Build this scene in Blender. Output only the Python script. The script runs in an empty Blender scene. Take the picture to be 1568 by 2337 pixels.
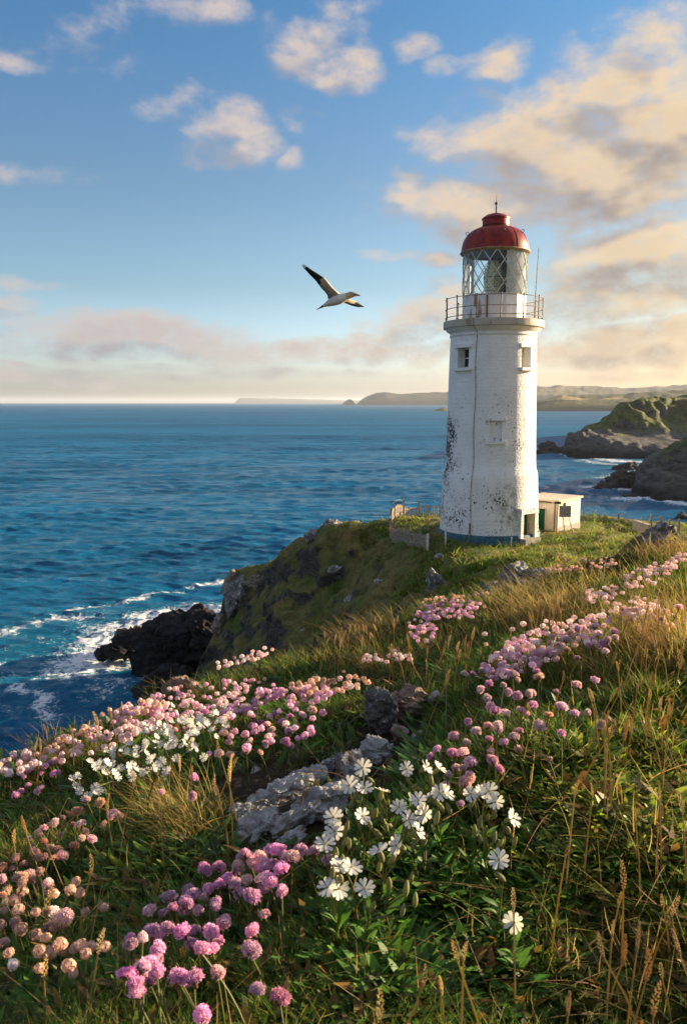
import bpy, math, random
import numpy as np
from mathutils import Vector, Matrix
R = math.radians
sc = bpy.context.scene
COL = sc.collection
rng = np.random.default_rng(11)
random.seed(11)

# ------------------------------------------------------------------ camera
PW, PH, FX, HZ = 1568.0, 2337.0, 1870.0, 918.0       # photograph measured on a 1568 x 2337 raster
PITCH = math.atan((PH / 2 - HZ) / FX)
CZ = 28.0                                            # eye height above the sea
cp, sp = math.cos(PITCH), math.sin(PITCH)
cam_d = bpy.data.cameras.new('camera')
cam = bpy.data.objects.new('camera', cam_d)
COL.objects.link(cam)
cam.location = (0, 0, CZ)
cam.rotation_euler = (math.pi / 2 - PITCH, 0, 0)
cam_d.sensor_fit = 'VERTICAL'
cam_d.sensor_height = 36.0
cam_d.lens = 36.0 * FX / PH
cam_d.clip_start = 0.02
cam_d.clip_end = 300000
cam_d.dof.use_dof = True
cam_d.dof.focus_distance = 5.0
cam_d.dof.aperture_fstop = 16.0
sc.camera = cam

# ------------------------------------------------------------------ sun, sky, exposure
SUN_AZ, SUN_EL = R(67), R(12)
SKY_STRENGTH = 0.0915
EXPOSURE = 1.75
sun_d = bpy.data.lights.new('sun', 'SUN')
sun_d.energy = 5.0
sun_d.angle = R(0.5)
sun_d.color = (1.0, 0.76, 0.48)
sun = bpy.data.objects.new('sun', sun_d)
COL.objects.link(sun)
sun_dir = Vector((math.sin(SUN_AZ) * math.cos(SUN_EL), math.cos(SUN_AZ) * math.cos(SUN_EL), math.sin(SUN_EL)))
sun.rotation_euler = sun_dir.to_track_quat('Z', 'Y').to_euler()
sun.location = (60, 30, 60)
sc.view_settings.view_transform = 'Standard'
sc.view_settings.look = 'None'
sc.view_settings.gamma = 1.0
sc.view_settings.exposure = EXPOSURE
sc.cycles.max_bounces = 6
sc.cycles.diffuse_bounces = 3
sc.cycles.glossy_bounces = 3
sc.cycles.transmission_bounces = 6
sc.cycles.transparent_max_bounces = 12
sc.cycles.volume_bounces = 0
sc.cycles.use_denoising = True


def ray(px, py):
    u = (np.asarray(px, float) - PW / 2) / FX
    v = (PH / 2 - np.asarray(py, float)) / FX
    return np.stack(np.broadcast_arrays(u, cp + v * sp, -sp + v * cp), -1)


def at(px, py, Y):
    d = ray(px, py)
    t = np.asarray(Y) / d[..., 1]
    return np.array([0, 0, CZ]) + d * t[..., None]


def on_z(px, py, z=0.0):
    d = ray(px, py)
    t = (z - CZ) / d[..., 2]
    return np.array([0, 0, CZ]) + d * t[..., None]


def proj(P):
    P = np.asarray(P, float)
    x, y, z = P[..., 0], P[..., 1], P[..., 2] - CZ
    dep = y * cp - z * sp
    up = y * sp + z * cp
    return PW / 2 + FX * x / dep, PH / 2 - FX * up / dep, dep


# ------------------------------------------------------------------ node helpers
class NT:
    def __init__(s, tree):
        s.t = tree

    def n(s, typ, ins=None, **props):
        nd = s.t.nodes.new(typ)
        for k, v in props.items():
            setattr(nd, k, v)
        for k, v in (ins or {}).items():
            s.set(nd.inputs[k], v)
        return nd

    def set(s, sock, v):
        if isinstance(v, bpy.types.NodeSocket):
            s.t.links.new(v, sock)
        elif isinstance(v, bpy.types.Node):
            s.t.links.new(v.outputs[0], sock)
        elif v is not None:
            if sock.type == 'RGBA' and len(v) == 3:
                v = (*v, 1)
            sock.default_value = v

    def math(s, op, a, b=0.0, c=0.0, clamp=False):
        return s.n('ShaderNodeMath', {0: a, 1: b, 2: c}, operation=op, use_clamp=clamp).outputs[0]

    def vec(s, op, a, b=(0, 0, 0)):
        nd = s.n('ShaderNodeVectorMath', {0: a, 1: b}, operation=op)
        return nd.outputs['Value'] if op in ('LENGTH', 'DOT_PRODUCT', 'DISTANCE') else nd.outputs[0]

    def mix(s, f, a, b, blend='MIX'):
        nd = s.n('ShaderNodeMix', data_type='RGBA', blend_type=blend)
        s.set(nd.inputs[0], f)
        s.set(nd.inputs[6], a)
        s.set(nd.inputs[7], b)
        return nd.outputs[2]

    def noise(s, vec, scale, detail=4, rough=0.55, dist=0.0, out='Fac'):
        nd = s.n('ShaderNodeTexNoise', {'Scale': scale, 'Detail': detail, 'Roughness': rough, 'Distortion': dist})
        if vec is not None:
            s.set(nd.inputs['Vector'], vec)
        return nd.outputs[out]

    def ss(s, v, a, b, lo=0.0, hi=1.0):
        nd = s.n('ShaderNodeMapRange', {'Value': v, 'From Min': a, 'From Max': b, 'To Min': lo, 'To Max': hi},
                 interpolation_type='SMOOTHSTEP')
        return nd.outputs[0]

    def xyz(s, v):
        nd = s.n('ShaderNodeSeparateXYZ', {0: v})
        return nd.outputs[0], nd.outputs[1], nd.outputs[2]

    def comb(s, x, y, z):
        return s.n('ShaderNodeCombineXYZ', {0: x, 1: y, 2: z}).outputs[0]

    def bump(s, h, strength=0.5, dist=0.02, normal=None):
        nd = s.n('ShaderNodeBump', {'Height': h, 'Strength': strength, 'Distance': dist})
        if normal is not None:
            s.set(nd.inputs['Normal'], normal)
        return nd.outputs[0]


def new_mat(name):
    m = bpy.data.materials.new(name)
    m.use_nodes = True
    m.node_tree.nodes.clear()
    nt = NT(m.node_tree)
    out = nt.n('ShaderNodeOutputMaterial')
    return m, nt, out


def pbr(name, color, rough=0.7, metal=0.0, bump=None, vary=0.12, scale=6.0, spec=0.4):
    """plain paint / metal / cloth with a little worn variation"""
    m, nt, out = new_mat(name)
    co = nt.n('ShaderNodeTexCoord').outputs['Object']
    nz = nt.noise(co, scale, 5)
    dark = tuple(c * (1 - 2 * vary) for c in color)
    lite = tuple(min(1, c * (1 + vary)) for c in color)
    c = nt.mix(nt.ss(nz, 0.3, 0.7), dark, lite)
    b = nt.n('ShaderNodeBsdfPrincipled', {'Base Color': c, 'Roughness': rough, 'Metallic': metal, 'Specular IOR Level': spec})
    if bump:
        nt.set(b.inputs['Normal'], nt.bump(nt.noise(co, bump[0], 5), bump[1], bump[2]))
    nt.set(out.inputs[0], b)
    return m


# ------------------------------------------------------------------ the sky (world): Nishita plus cloud field in direction space
def azel(px, py):
    d = ray(px, py)
    d = d / np.linalg.norm(d, axis=-1, keepdims=True)
    return math.atan2(d[0], d[1]), math.asin(d[2])


CLOUDS = [  # px, py, rx, ry, weight
    (465, 300, 75, 62, .82), (535, 262, 85, 55, .85), (560, 335, 85, 42, .82), (500, 345, 70, 40, .8), (430, 215, 50, 30, .62), (360, 245, 60, 30, .5), (690, 285, 70, 34, .62), (672, 362, 32, 30, .72),
    (700, 80, 120, 50, .74), (790, 150, 90, 48, .84), (735, 180, 60, 30, .75), (650, 130, 60, 40, .6), (500, 28, 80, 42, .78), (410, 8, 110, 38, .66), (270, 25, 50, 50, .5), (180, 120, 110, 45, .5),
    (30, 155, 80, 28, .58), (60, 402, 150, 30, .6), (960, 122, 50, 36, .76), (1135, 145, 72, 46, .9), (1050, 172, 70, 32, .76), (1085, 235, 90, 36, .6), (510, 118, 40, 22, .55), (760, 20, 90, 30, .5),
    (1500, 150, 200, 90, .98), (1420, 230, 180, 90, 1.05), (1300, 310, 300, 95, 1.12), (1510, 330, 220, 140, 1.15), (1120, 310, 170, 52, .84), (1060, 460, 210, 62, .98), (1230, 480, 260, 75, 1.05),
    (1400, 395, 220, 100, 1.1), (920, 420, 48, 36, .88), (915, 458, 60, 26, .84), (960, 490, 120, 34, .8), (1450, 595, 240, 75, 1.12), (1540, 545, 120, 80, 1.1), (1330, 670, 150, 44, .92), (1510, 665, 160, 56, 1.08), (1260, 560, 130, 36, .7),
    (890, 578, 80, 18, .72), (995, 590, 70, 24, .76), (1040, 660, 60, 40, .78), (960, 735, 130, 58, 1.05), (900, 775, 110, 30, .95), (1290, 720, 170, 50, .86), (1470, 785, 260, 52, 1.12), (1290, 800, 170, 36, .95),
    (80, 730, 160, 36, .92), (180, 752, 280, 44, 1.0), (340, 782, 330, 40, 1.0), (600, 802, 330, 32, .98), (820, 805, 260, 28, .92), (1000, 800, 200, 30, .9), (60, 640, 120, 18, .72), (30, 690, 100, 20, .76),
    (110, 858, 330, 20, .86), (300, 838, 230, 14, .74), (250, 866, 60, 22, .84), (700, 850, 330, 14, .6), (1480, 850, 260, 16, .6), (20, 828, 60, 10, .7), (480, 768, 60, 10, .66)]

w = bpy.data.worlds.new('World')
sc.world = w
w.use_nodes = True
w.node_tree.nodes.clear()


def cloud_group():
    g = bpy.data.node_groups.new('cloud_cover', 'ShaderNodeTree')
    g.interface.new_socket('Vector', in_out='INPUT', socket_type='NodeSocketVector')
    g.interface.new_socket('Cover', in_out='OUTPUT', socket_type='NodeSocketFloat')
    g.interface.new_socket('Fine', in_out='OUTPUT', socket_type='NodeSocketFloat')
    g.interface.new_socket('Smooth', in_out='OUTPUT', socket_type='NodeSocketFloat')
    nt = NT(g)
    gi = nt.n('NodeGroupInput')
    go = nt.n('NodeGroupOutput')
    p = gi.outputs[0]
    st = nt.vec('MULTIPLY', p, (1.0, 1.7, 1.0))
    wn = nt.n('ShaderNodeTexNoise', {'Vector': st, 'Scale': 9.0, 'Detail': 3.0}).outputs['Color']
    warp = nt.vec('MULTIPLY', nt.vec('SUBTRACT', wn, (.5, .5, .5)), (.085, .04, 0))
    q = nt.vec('ADD', p, warp)
    cov = None
    for (cx, cy, rx, ry, wt) in CLOUDS:
        a, e = azel(cx, cy)
        d = nt.vec('MULTIPLY', nt.vec('SUBTRACT', q, (a, e, 0)), (FX / rx, FX / ry, 0))
        l2 = nt.vec('DOT_PRODUCT', d, d)
        v = nt.math('MULTIPLY_ADD', l2, -0.55 * wt, wt)
        cov = v if cov is None else nt.n('ShaderNodeMath', {0: cov, 1: v, 2: 0.12}, operation='SMOOTH_MAX').outputs[0]
    cov = nt.math('MAXIMUM', cov, 0.0)
    f1 = nt.noise(st, 11.0, 8, 0.58, 0.0)
    f2 = nt.noise(nt.vec('ADD', st, warp), 38.0, 5, 0.6, 0.0)
    sx, sy, _ = nt.xyz(p)
    # loose cloud added to the unseen sky, overhead and behind, for soft fill light
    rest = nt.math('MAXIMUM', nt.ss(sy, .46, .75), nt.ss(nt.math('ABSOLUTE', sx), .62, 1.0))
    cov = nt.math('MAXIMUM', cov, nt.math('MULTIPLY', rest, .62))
    body = nt.math('ADD', cov, nt.math('MULTIPLY', nt.math('SUBTRACT', f1, 0.5), 2.0))
    body = nt.math('ADD', body, nt.math('MULTIPLY', nt.math('SUBTRACT', f2, 0.5), 0.36))
    f3 = nt.noise(nt.vec('ADD', st, nt.vec('MULTIPLY', warp, (2.0, 2.0, 0))), 95.0, 4, 0.62, 0.6)
    body = nt.math('ADD', body, nt.math('MULTIPLY', nt.math('SUBTRACT', f3, 0.5), 0.17))
    nt.set(go.inputs[0], body)
    nt.set(go.inputs[1], f2)
    f0 = nt.noise(st, 11.0, 3.2, 0.5, 0.0)
    nt.set(go.inputs[2], nt.math('ADD', cov, nt.math('MULTIPLY', nt.math('SUBTRACT', f0, 0.5), 2.0)))
    return g


def build_world():
    nt = NT(w.node_tree)
    out = nt.n('ShaderNodeOutputWorld')
    bg = nt.n('ShaderNodeBackground', {'Strength': SKY_STRENGTH})
    nt.set(out.inputs[0], bg)
    sky = nt.n('ShaderNodeTexSky', sky_type='NISHITA')
    sky.sun_disc = False
    sky.sun_elevation = SUN_EL
    sky.sun_rotation = SUN_AZ
    sky.altitude = 30
    sky.air_density = 1.0
    sky.dust_density = 1.6
    sky.ozone_density = 2.5
    dr = nt.n('ShaderNodeTexCoord').outputs['Generated']
    x, y, z = nt.xyz(dr)
    az = nt.math('ARCTAN2', x, y)
    el = nt.math('ARCSINE', z)
    p = nt.comb(az, el, 0.0)
    g = cloud_group()
    c1 = nt.n('ShaderNodeGroup', node_tree=g)
    nt.set(c1.inputs[0], p)
    c2 = nt.n('ShaderNodeGroup', node_tree=g)
    nt.set(c2.inputs[0], nt.vec('ADD', p, (0.020, 0.030, 0)))
    dens = nt.math('MULTIPLY', nt.ss(c1.outputs[0], 0.26, 1.12), nt.ss(c1.outputs[1], .15, .60, .72, 1.0))
    thick = nt.ss(c1.outputs[2], 0.55, 1.35)
    lit = nt.ss(nt.math('SUBTRACT', c1.outputs[2], c2.outputs[2]), -0.30, 0.34)
    lit = nt.math('ADD', nt.math('MULTIPLY', lit, 0.8), nt.math('MULTIPLY', nt.math('SUBTRACT', 1.0, thick), 0.34), clamp=True)
    lit = nt.math('MULTIPLY', lit, nt.ss(el, .0, .20, .62, 1.0))
    warm = nt.math('MULTIPLY', nt.ss(az, -0.25, 0.40), nt.ss(el, .75, .45))
    k = CLOUD_GAIN
    lit_c = nt.mix(warm, tuple(v * k for v in CLOUD_LIT_L), tuple(v * k for v in CLOUD_LIT_R))
    shd_c = nt.mix(warm, tuple(v * k for v in CLOUD_SHD_L), tuple(v * k for v in CLOUD_SHD_R))
    cc = nt.mix(lit, shd_c, lit_c)
    # clear air: Nishita, its hue nudged towards the photograph's blue in view
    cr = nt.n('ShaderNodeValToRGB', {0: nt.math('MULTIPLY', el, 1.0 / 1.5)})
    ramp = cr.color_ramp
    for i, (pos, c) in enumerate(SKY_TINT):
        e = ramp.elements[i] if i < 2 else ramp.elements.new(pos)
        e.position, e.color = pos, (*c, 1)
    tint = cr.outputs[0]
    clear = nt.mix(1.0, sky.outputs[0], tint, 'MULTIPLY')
    glow = nt.math('MULTIPLY', nt.ss(az, .02, .42), nt.ss(el, .26, .0))
    clear = nt.mix(glow, clear, nt.mix(1.0, clear, (.80, .62, .46), 'MULTIPLY'))
    up = nt.ss(el, -0.005, 0.01)
    a = nt.math('MULTIPLY', nt.math('MULTIPLY', dens, CLOUD_ALPHA), up)
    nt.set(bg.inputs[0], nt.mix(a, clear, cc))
    w.cycles.sampling_method = 'MANUAL'
    w.cycles.sample_map_resolution = 512


CLOUD_GAIN = 1.0 / (SKY_STRENGTH * 2 ** EXPOSURE)
CLOUD_ALPHA = 0.93
CLOUD_LIT_L, CLOUD_LIT_R = (.74, .62, .56), (.96, .72, .44)
CLOUD_SHD_L, CLOUD_SHD_R = (.32, .31, .37), (.37, .30, .27)
# grade of the clear sky from the horizon up (position = elevation / 1.5 rad); unseen upper sky kept bright for fill
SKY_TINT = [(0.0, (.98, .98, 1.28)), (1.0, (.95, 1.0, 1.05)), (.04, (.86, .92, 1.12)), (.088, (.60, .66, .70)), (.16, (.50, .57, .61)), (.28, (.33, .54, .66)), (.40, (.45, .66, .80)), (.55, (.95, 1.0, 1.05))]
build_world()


# ------------------------------------------------------------------ numpy noise
_perm = np.random.default_rng(3).permutation(256)
_perm = np.concatenate([_perm, _perm, _perm])
_grad = np.random.default_rng(4).normal(size=(256, 3))
_grad /= np.linalg.norm(_grad, axis=1, keepdims=True)


def pnoise(x, y, z=0.0):
    x, y, z = np.broadcast_arrays(np.asarray(x, float), np.asarray(y, float), np.asarray(z, float))
    xi, yi, zi = np.floor(x).astype(int), np.floor(y).astype(int), np.floor(z).astype(int)
    xf, yf, zf = x - xi, y - yi, z - zi
    u, v, s = [t * t * t * (t * (t * 6 - 15) + 10) for t in (xf, yf, zf)]
    res = 0
    for dx in (0, 1):
        for dy in (0, 1):
            for dz in (0, 1):
                h = _perm[(_perm[(_perm[(xi + dx) & 255] + yi + dy) & 255] + zi + dz) & 255]
                g = _grad[h]
                d = g[..., 0] * (xf - dx) + g[..., 1] * (yf - dy) + g[..., 2] * (zf - dz)
                res = res + d * (u if dx else 1 - u) * (v if dy else 1 - v) * (s if dz else 1 - s)
    return res * 1.6


def fbm(x, y, z=0.0, octv=4, gain=0.5):
    a, r = 1.0, 0
    for o in range(octv):
        r = r + a * pnoise(np.asarray(x) * 2 ** o + 17.3 * o, np.asarray(y) * 2 ** o - 9.1 * o, np.asarray(z) * 2 ** o + 4.7 * o)
        a *= gain
    return r


def ridged(x, y, z=0.0, octv=4, gain=0.5):
    a, r = 1.0, 0
    for o in range(octv):
        r = r + a * (1 - 2 * np.abs(pnoise(np.asarray(x) * 2 ** o + 7.7 * o, np.asarray(y) * 2 ** o + 3.1 * o, np.asarray(z) * 2 ** o)))
        a *= gain
    return r


def sstep(a, b, x):
    t = np.clip((np.asarray(x) - a) / (b - a), 0, 1)
    return t * t * (3 - 2 * t)


# ------------------------------------------------------------------ mesh helpers
def link(name, me, m=None, parent=None):
    o = bpy.data.objects.new(name, me)
    COL.objects.link(o)
    if m is not None and me is not None and not me.materials:
        for mm in (m if isinstance(m, (list, tuple)) else [m]):
            me.materials.append(mm)
    if parent is not None:
        o.parent = parent
    return o


def np_mesh(name, V, Q, smooth=True, col=None, attrs=None):
    """V (n,3), Q (m,4) or (m,3) -> mesh"""
    V = np.ascontiguousarray(V, dtype=np.float32)
    Q = np.ascontiguousarray(Q, dtype=np.int32)
    me = bpy.data.meshes.new(name)
    k = Q.shape[1]
    me.vertices.add(len(V))
    me.vertices.foreach_set('co', V.ravel())
    me.loops.add(Q.size)
    me.loops.foreach_set('vertex_index', Q.ravel())
    me.polygons.add(len(Q))
    me.polygons.foreach_set('loop_start', np.arange(0, Q.size, k, dtype=np.int32))
    if smooth:
        me.polygons.foreach_set('use_smooth', np.ones(len(Q), dtype=bool))
    if col is not None:
        c = np.ones((len(V), 4), dtype=np.float32)
        c[:, :3] = col
        a = me.color_attributes.new('col', 'FLOAT_COLOR', 'POINT')
        a.data.foreach_set('color', c.ravel())
    for k2, v in (attrs or {}).items():
        a = me.attributes.new(k2, 'FLOAT', 'POINT')
        a.data.foreach_set('value', np.ascontiguousarray(v, dtype=np.float32))
    me.update(calc_edges=True)
    me.validate()
    return me


def grid_quads(nr, nc):
    i = np.arange(nr - 1)[:, None] * nc + np.arange(nc - 1)[None, :]
    return np.stack([i, i + 1, i + nc + 1, i + nc], -1).reshape(-1, 4)


class MB:
    def __init__(s):
        s.v, s.f = [], []

    def add(s, vs, fs):
        b = len(s.v)
        s.v += [tuple(map(float, v)) for v in vs]
        s.f += [tuple(b + i for i in f) for f in fs]
        return s

    def box(s, c, size, rz=0.0, M=None):
        hx, hy, hz = [q / 2 for q in size]
        M = M or Matrix.Rotation(rz, 3, 'Z')
        vs = [Vector(c) + M @ Vector((a * hx, b * hy, d * hz)) for a in (-1, 1) for b in (-1, 1) for d in (-1, 1)]
        return s.add(vs, [(0, 1, 3, 2), (4, 6, 7, 5), (0, 4, 5, 1), (2, 3, 7, 6), (0, 2, 6, 4), (1, 5, 7, 3)])

    def tube(s, pts, r, seg=8, cap=True):
        pts = [Vector(p) for p in pts]
        rs = r if isinstance(r, (list, tuple)) else [r] * len(pts)
        vs, fs = [], []
        n = len(pts)
        prev = None
        for i, p in enumerate(pts):
            d = (pts[min(i + 1, n - 1)] - pts[max(i - 1, 0)]).normalized()
            if prev is None:
                a = d.orthogonal().normalized()
            else:
                a = (prev - d * prev.dot(d)).normalized()
            prev = a
            b = d.cross(a)
            for k in range(seg):
                t = 2 * math.pi * k / seg
                vs.append(p + (a * math.cos(t) + b * math.sin(t)) * rs[i])
        for i in range(n - 1):
            for k in range(seg):
                k2 = (k + 1) % seg
                fs.append((i * seg + k, i * seg + k2, (i + 1) * seg + k2, (i + 1) * seg + k))
        if cap:
            fs.append(tuple(range(seg))[::-1])
            fs.append(tuple((n - 1) * seg + k for k in range(seg)))
        return s.add(vs, fs)

    def lathe(s, prof, seg=48, c=(0, 0, 0), a0=0.0, a1=2 * math.pi, cap=False):
        full = abs(a1 - a0 - 2 * math.pi) < 1e-6
        ns = seg if full else seg + 1
        vs, fs = [], []
        for (r, z) in prof:
            for k in range(ns):
                t = a0 + (a1 - a0) * k / seg
                vs.append((c[0] + r * math.sin(t), c[1] - r * math.cos(t), c[2] + z))
        for i in range(len(prof) - 1):
            for k in range(seg):
                k2 = (k + 1) % ns
                fs.append((i * ns + k, i * ns + k2, (i + 1) * ns + k2, (i + 1) * ns + k))
        if cap and full:
            fs.append(tuple(range(ns))[::-1])
            fs.append(tuple((len(prof) - 1) * ns + k for k in range(ns)))
        return s.add(vs, fs)

    def ball(s, c, r, seg=10, rings=6, sz=1.0):
        prof = [(max(1e-4, r * math.sin(math.pi * i / rings)), -r * sz * math.cos(math.pi * i / rings)) for i in range(rings + 1)]
        return s.lathe(prof, seg, c)

    def mesh(s, name, smooth=True, angle=40):
        me = bpy.data.meshes.new(name)
        me.from_pydata(s.v, [], s.f)
        me.update()
        if smooth:
            me.polygons.foreach_set('use_smooth', [True] * len(me.polygons))
            me.set_sharp_from_angle(angle=R(angle))
        return me

    def build(s, name, m, parent=None, smooth=True, angle=40):
        return link(name, s.mesh(name, smooth, angle), m, parent)


def tag(o, label=None, cat=None, group=None, kind=None):
    if label:
        o['label'] = label
    if cat:
        o['category'] = cat
    if group:
        o['group'] = group
    if kind:
        o['kind'] = kind
    return o


def thing(name, label, cat, loc=(0, 0, 0), rz=0.0, group=None):
    o = bpy.data.objects.new(name, None)
    o.empty_display_size = 0.1
    COL.objects.link(o)
    o.location = loc
    o.rotation_euler = (0, 0, rz)
    return tag(o, label, cat, group)

# ------------------------------------------------------------------ terrain heights (sea level is z = 0)
def rbf_fit(P, c):
    P = np.asarray(P, float)
    r2 = ((P[:, None, :2] - P[None, :, :2]) ** 2).sum(-1)
    A = np.sqrt(r2 + c * c)
    n = len(P)
    M = np.zeros((n + 3, n + 3))
    M[:n, :n] = A + 0.0 * np.eye(n)
    M[:n, n] = 1
    M[:n, n + 1:] = P[:, :2]
    M[n, :n] = 1
    M[n + 1:, :n] = P[:, :2].T
    rhs = np.concatenate([P[:, 2], [0, 0, 0]])
    return P, c, np.linalg.solve(M, rhs)


def rbf_eval(fit, x, y):
    P, c, wt = fit
    x, y = np.asarray(x, float), np.asarray(y, float)
    sh = x.shape
    x, y = x.ravel(), y.ravel()
    out = np.empty(len(x))
    for i in range(0, len(x), 100000):
        a, b = x[i:i + 100000], y[i:i + 100000]
        r = np.sqrt((a[:, None] - P[None, :, 0]) ** 2 + (b[:, None] - P[None, :, 1]) ** 2 + c * c)
        out[i:i + 100000] = r @ wt[:-3] + wt[-3] + wt[-2] * a + wt[-1] * b
    return out.reshape(sh)


def pix(lst):
    return [tuple(at(px, py, Y)) for px, py, Y in lst]


# the slope the photographer stands on: ground points measured in the photograph with estimated distance
NEAR = pix([
    (-500, 2337, 1.2), (0, 2400, 1.05), (400, 2400, 0.98), (784, 2400, 0.95), (1200, 2400, 0.95), (1568, 2400, 0.98), (2000, 2337, 1.0),
    (0, 2050, 1.55), (500, 2100, 1.32), (784, 2080, 1.28), (1200, 2100, 1.22), (1568, 2050, 1.25), (2100, 2000, 1.3), (-500, 2000, 1.7),
    (0, 1880, 2.2), (300, 1880, 1.95), (620, 1850, 1.75), (760, 1840, 1.72), (1000, 1880, 1.5), (1300, 1830, 1.5), (1568, 1800, 1.6), (2100, 1750, 1.7),
    (0, 1775, 3.0), (150, 1735, 2.9), (300, 1720, 2.7), (480, 1700, 2.6), (700, 1720, 2.35), (870, 1730, 2.15), (1000, 1700, 2.0), (1200, 1640, 2.0), (1450, 1600, 2.1), (1700, 1560, 2.1),
    (300, 1645, 3.6), (450, 1620, 3.7), (600, 1600, 3.6), (800, 1600, 3.2), (1000, 1560, 3.0), (1180, 1520, 2.8), (1350, 1480, 2.7), (1568, 1450, 2.8),
    (560, 1540, 4.6), (700, 1515, 4.7), (850, 1480, 4.7), (1000, 1450, 4.6), (1200, 1420, 4.2), (1400, 1390, 4.0), (1600, 1350, 4.0),
    (760, 1480, 5.4), (930, 1420, 5.8), (1080, 1385, 6.2), (1250, 1365, 6.6), (1420, 1330, 6.2), (1600, 1275, 5.6), (1800, 1240, 5.5),
    (1180, 1362, 8.0), (1340, 1330, 8.6), (1480, 1295, 8.4), (1600, 1262, 8.2)])
NEAR += [(-2.2, 3.6, 26.0), (-3.2, 2.6, 26.1), (-3.4, 1.0, 26.9), (-5, 3, 24.6), (-2.9, 5.2, 24.9), (-1.6, 6.2, 25.1), (-.2, 7.4, 24.8), (1.2, 8.6, 24.7), (-4, 7, 22.8), (-1.5, 9, 23.0), (.6, 11, 22.8),
         (3, 11, 24.9), (5, 9, 26.6), (7, 7, 27.5), (5, 4, 27.7), (4, 1.5, 27.9), (2, .2, 27.5), (0, .2, 27.3), (-2, .2, 27.2), (-7, 1, 24), (7, 11, 26.3), (-8, 8, 19), (0, -6, 27.4), (6, -5, 28.2), (-6, -5, 26), (10, 3, 28.6), (4, 12.5, 25.2)]
NEAR = [(x, y, z) for x, y, z in NEAR]
FAR = pix([
    (1113, 1243, 45.2), (1250, 1236, 46), (1350, 1216, 48), (1400, 1258, 42), (1300, 1290, 37), (1150, 1300, 37.5), (1050, 1275, 42),
    (950, 1262, 46), (905, 1238, 50), (890, 1192, 57), (960, 1186, 58.5), (830, 1198, 57), (762, 1200, 56), (1040, 1186, 59), (1200, 1186, 60),
    (1450, 1212, 53), (1330, 1186, 59), (1500, 1224, 50), (1600, 1224, 46), (1500, 1275, 36), (1430, 1290, 33),
    (730, 1212, 62.5), (697, 1238, 65), (662, 1258, 67), (626, 1282, 69.5), (595, 1290, 71.5), (562, 1294, 73), (530, 1308, 74), (519, 1335, 73.5),
    (505, 1398, 73), (488, 1450, 71.5), (455, 1520, 70),
    (600, 1380, 65), (700, 1340, 58), (800, 1290, 53), (850, 1370, 46), (700, 1450, 49), (600, 1470, 57), (530, 1500, 64), (760, 1400, 49.5), (560, 1400, 69),
    (940, 1325, 42.5), (900, 1390, 41), (1020, 1345, 38), (1010, 1385, 34), (1120, 1350, 34), (1250, 1330, 33)])
FAR += [(4, 64, 18.5), (10, 66, 18.6), (18, 66, 18.4), (26, 62, 18.3), (8, 71, 9), (16, 72, 7), (26, 70, 6), (33, 64, 7), (36, 56, 12), (8, 80, -2), (20, 82, -3), (36, 76, -3), (-4, 76, 3), (-10, 80, -2), (-2, 70, 9.5),
        (44, 60, 2), (55, 50, 8), (34, 46, 18.8), (28, 40, 19.6), (22, 30, 20.6), (14, 24, 21.4), (26, 20, 24), (40, 25, 22), (55, 30, 18), (60, 10, 22), (30, 5, 29), (45, -10, 30), (15, -12, 30), (0, -12, 29), (-15, -12, 24),
        (7, 14, 23.6), (10, 10, 27), (3, 14, 22.2), (2, 22, 18.8), (0, 30, 15.0), (-5, 22, 10), (-6, 34, 6.5), (-6, 46, 5), (-9, 56, 2.5), (-14, 40, -2), (-14, 24, -2), (-14, 64, -1.5), (-18, 72, -3), (-13, 76, -2),
        (-12, 10, 10), (-20, 10, -2), (-22, 0, 4), (-30, 0, -3), (-30, 40, -4), (-34, 80, -4), (-10, 15, 8), (-40, -12, -3), (60, 75, -3), (-16, 50, -2.5)]
FAR += [(x, y, z - 0.1) for x, y, z in NEAR if math.hypot(x, y) > 7.5] + [(0, 2, 26.6), (2, 3, 26.8), (-3, 2, 25.9), (4, 6, 26.8), (0, 5.5, 25.6)]
fit_near = rbf_fit(NEAR, 0.35)
fit_far = rbf_fit(FAR, 2.0)


class Grid:
    def __init__(s, x0, x1, y0, y1, d, fn):
        s.x0, s.y0, s.d = x0, y0, d
        s.X, s.Y = np.meshgrid(np.arange(x0, x1 + d, d), np.arange(y0, y1 + d, d))
        s.Z = fn(s.X, s.Y)

    def __call__(s, x, y):
        fx = np.clip((np.nan_to_num(np.asarray(x, float)) - s.x0) / s.d, 0, s.X.shape[1] - 1.001)
        fy = np.clip((np.nan_to_num(np.asarray(y, float)) - s.y0) / s.d, 0, s.X.shape[0] - 1.001)
        i, j = fx.astype(int), fy.astype(int)
        a, b = fx - i, fy - j
        Z = s.Z
        return (Z[j, i] * (1 - a) + Z[j, i + 1] * a) * (1 - b) + (Z[j + 1, i] * (1 - a) + Z[j + 1, i + 1] * a) * b


HL = [(440, 1545), (468, 1491), (503, 1416), (509, 1375), (526, 1309), (562, 1294), (595, 1290), (626, 1283), (662, 1258), (697, 1238), (726, 1206), (760, 1196), (800, 1190), (890, 1180), (1000, 1178), (1322, 1178), (1400, 1181), (1500, 1196), (1700, 1200)]


def under_skyline(X, Y, Z, line, slack=0.0, below=-9.0):
    """keep a measured outline: heights stop at the skyline the photograph shows"""
    px, py, dep = proj(np.stack([X, Y, np.full_like(X, 10.0)], -1))
    lx, ly = [p[0] for p in line], [p[1] for p in line]
    lim = at(px, np.interp(px, lx, ly), Y)[..., 2] + slack
    lim = np.where(px < lx[0], below, lim)
    return np.minimum(Z, lim)


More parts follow.
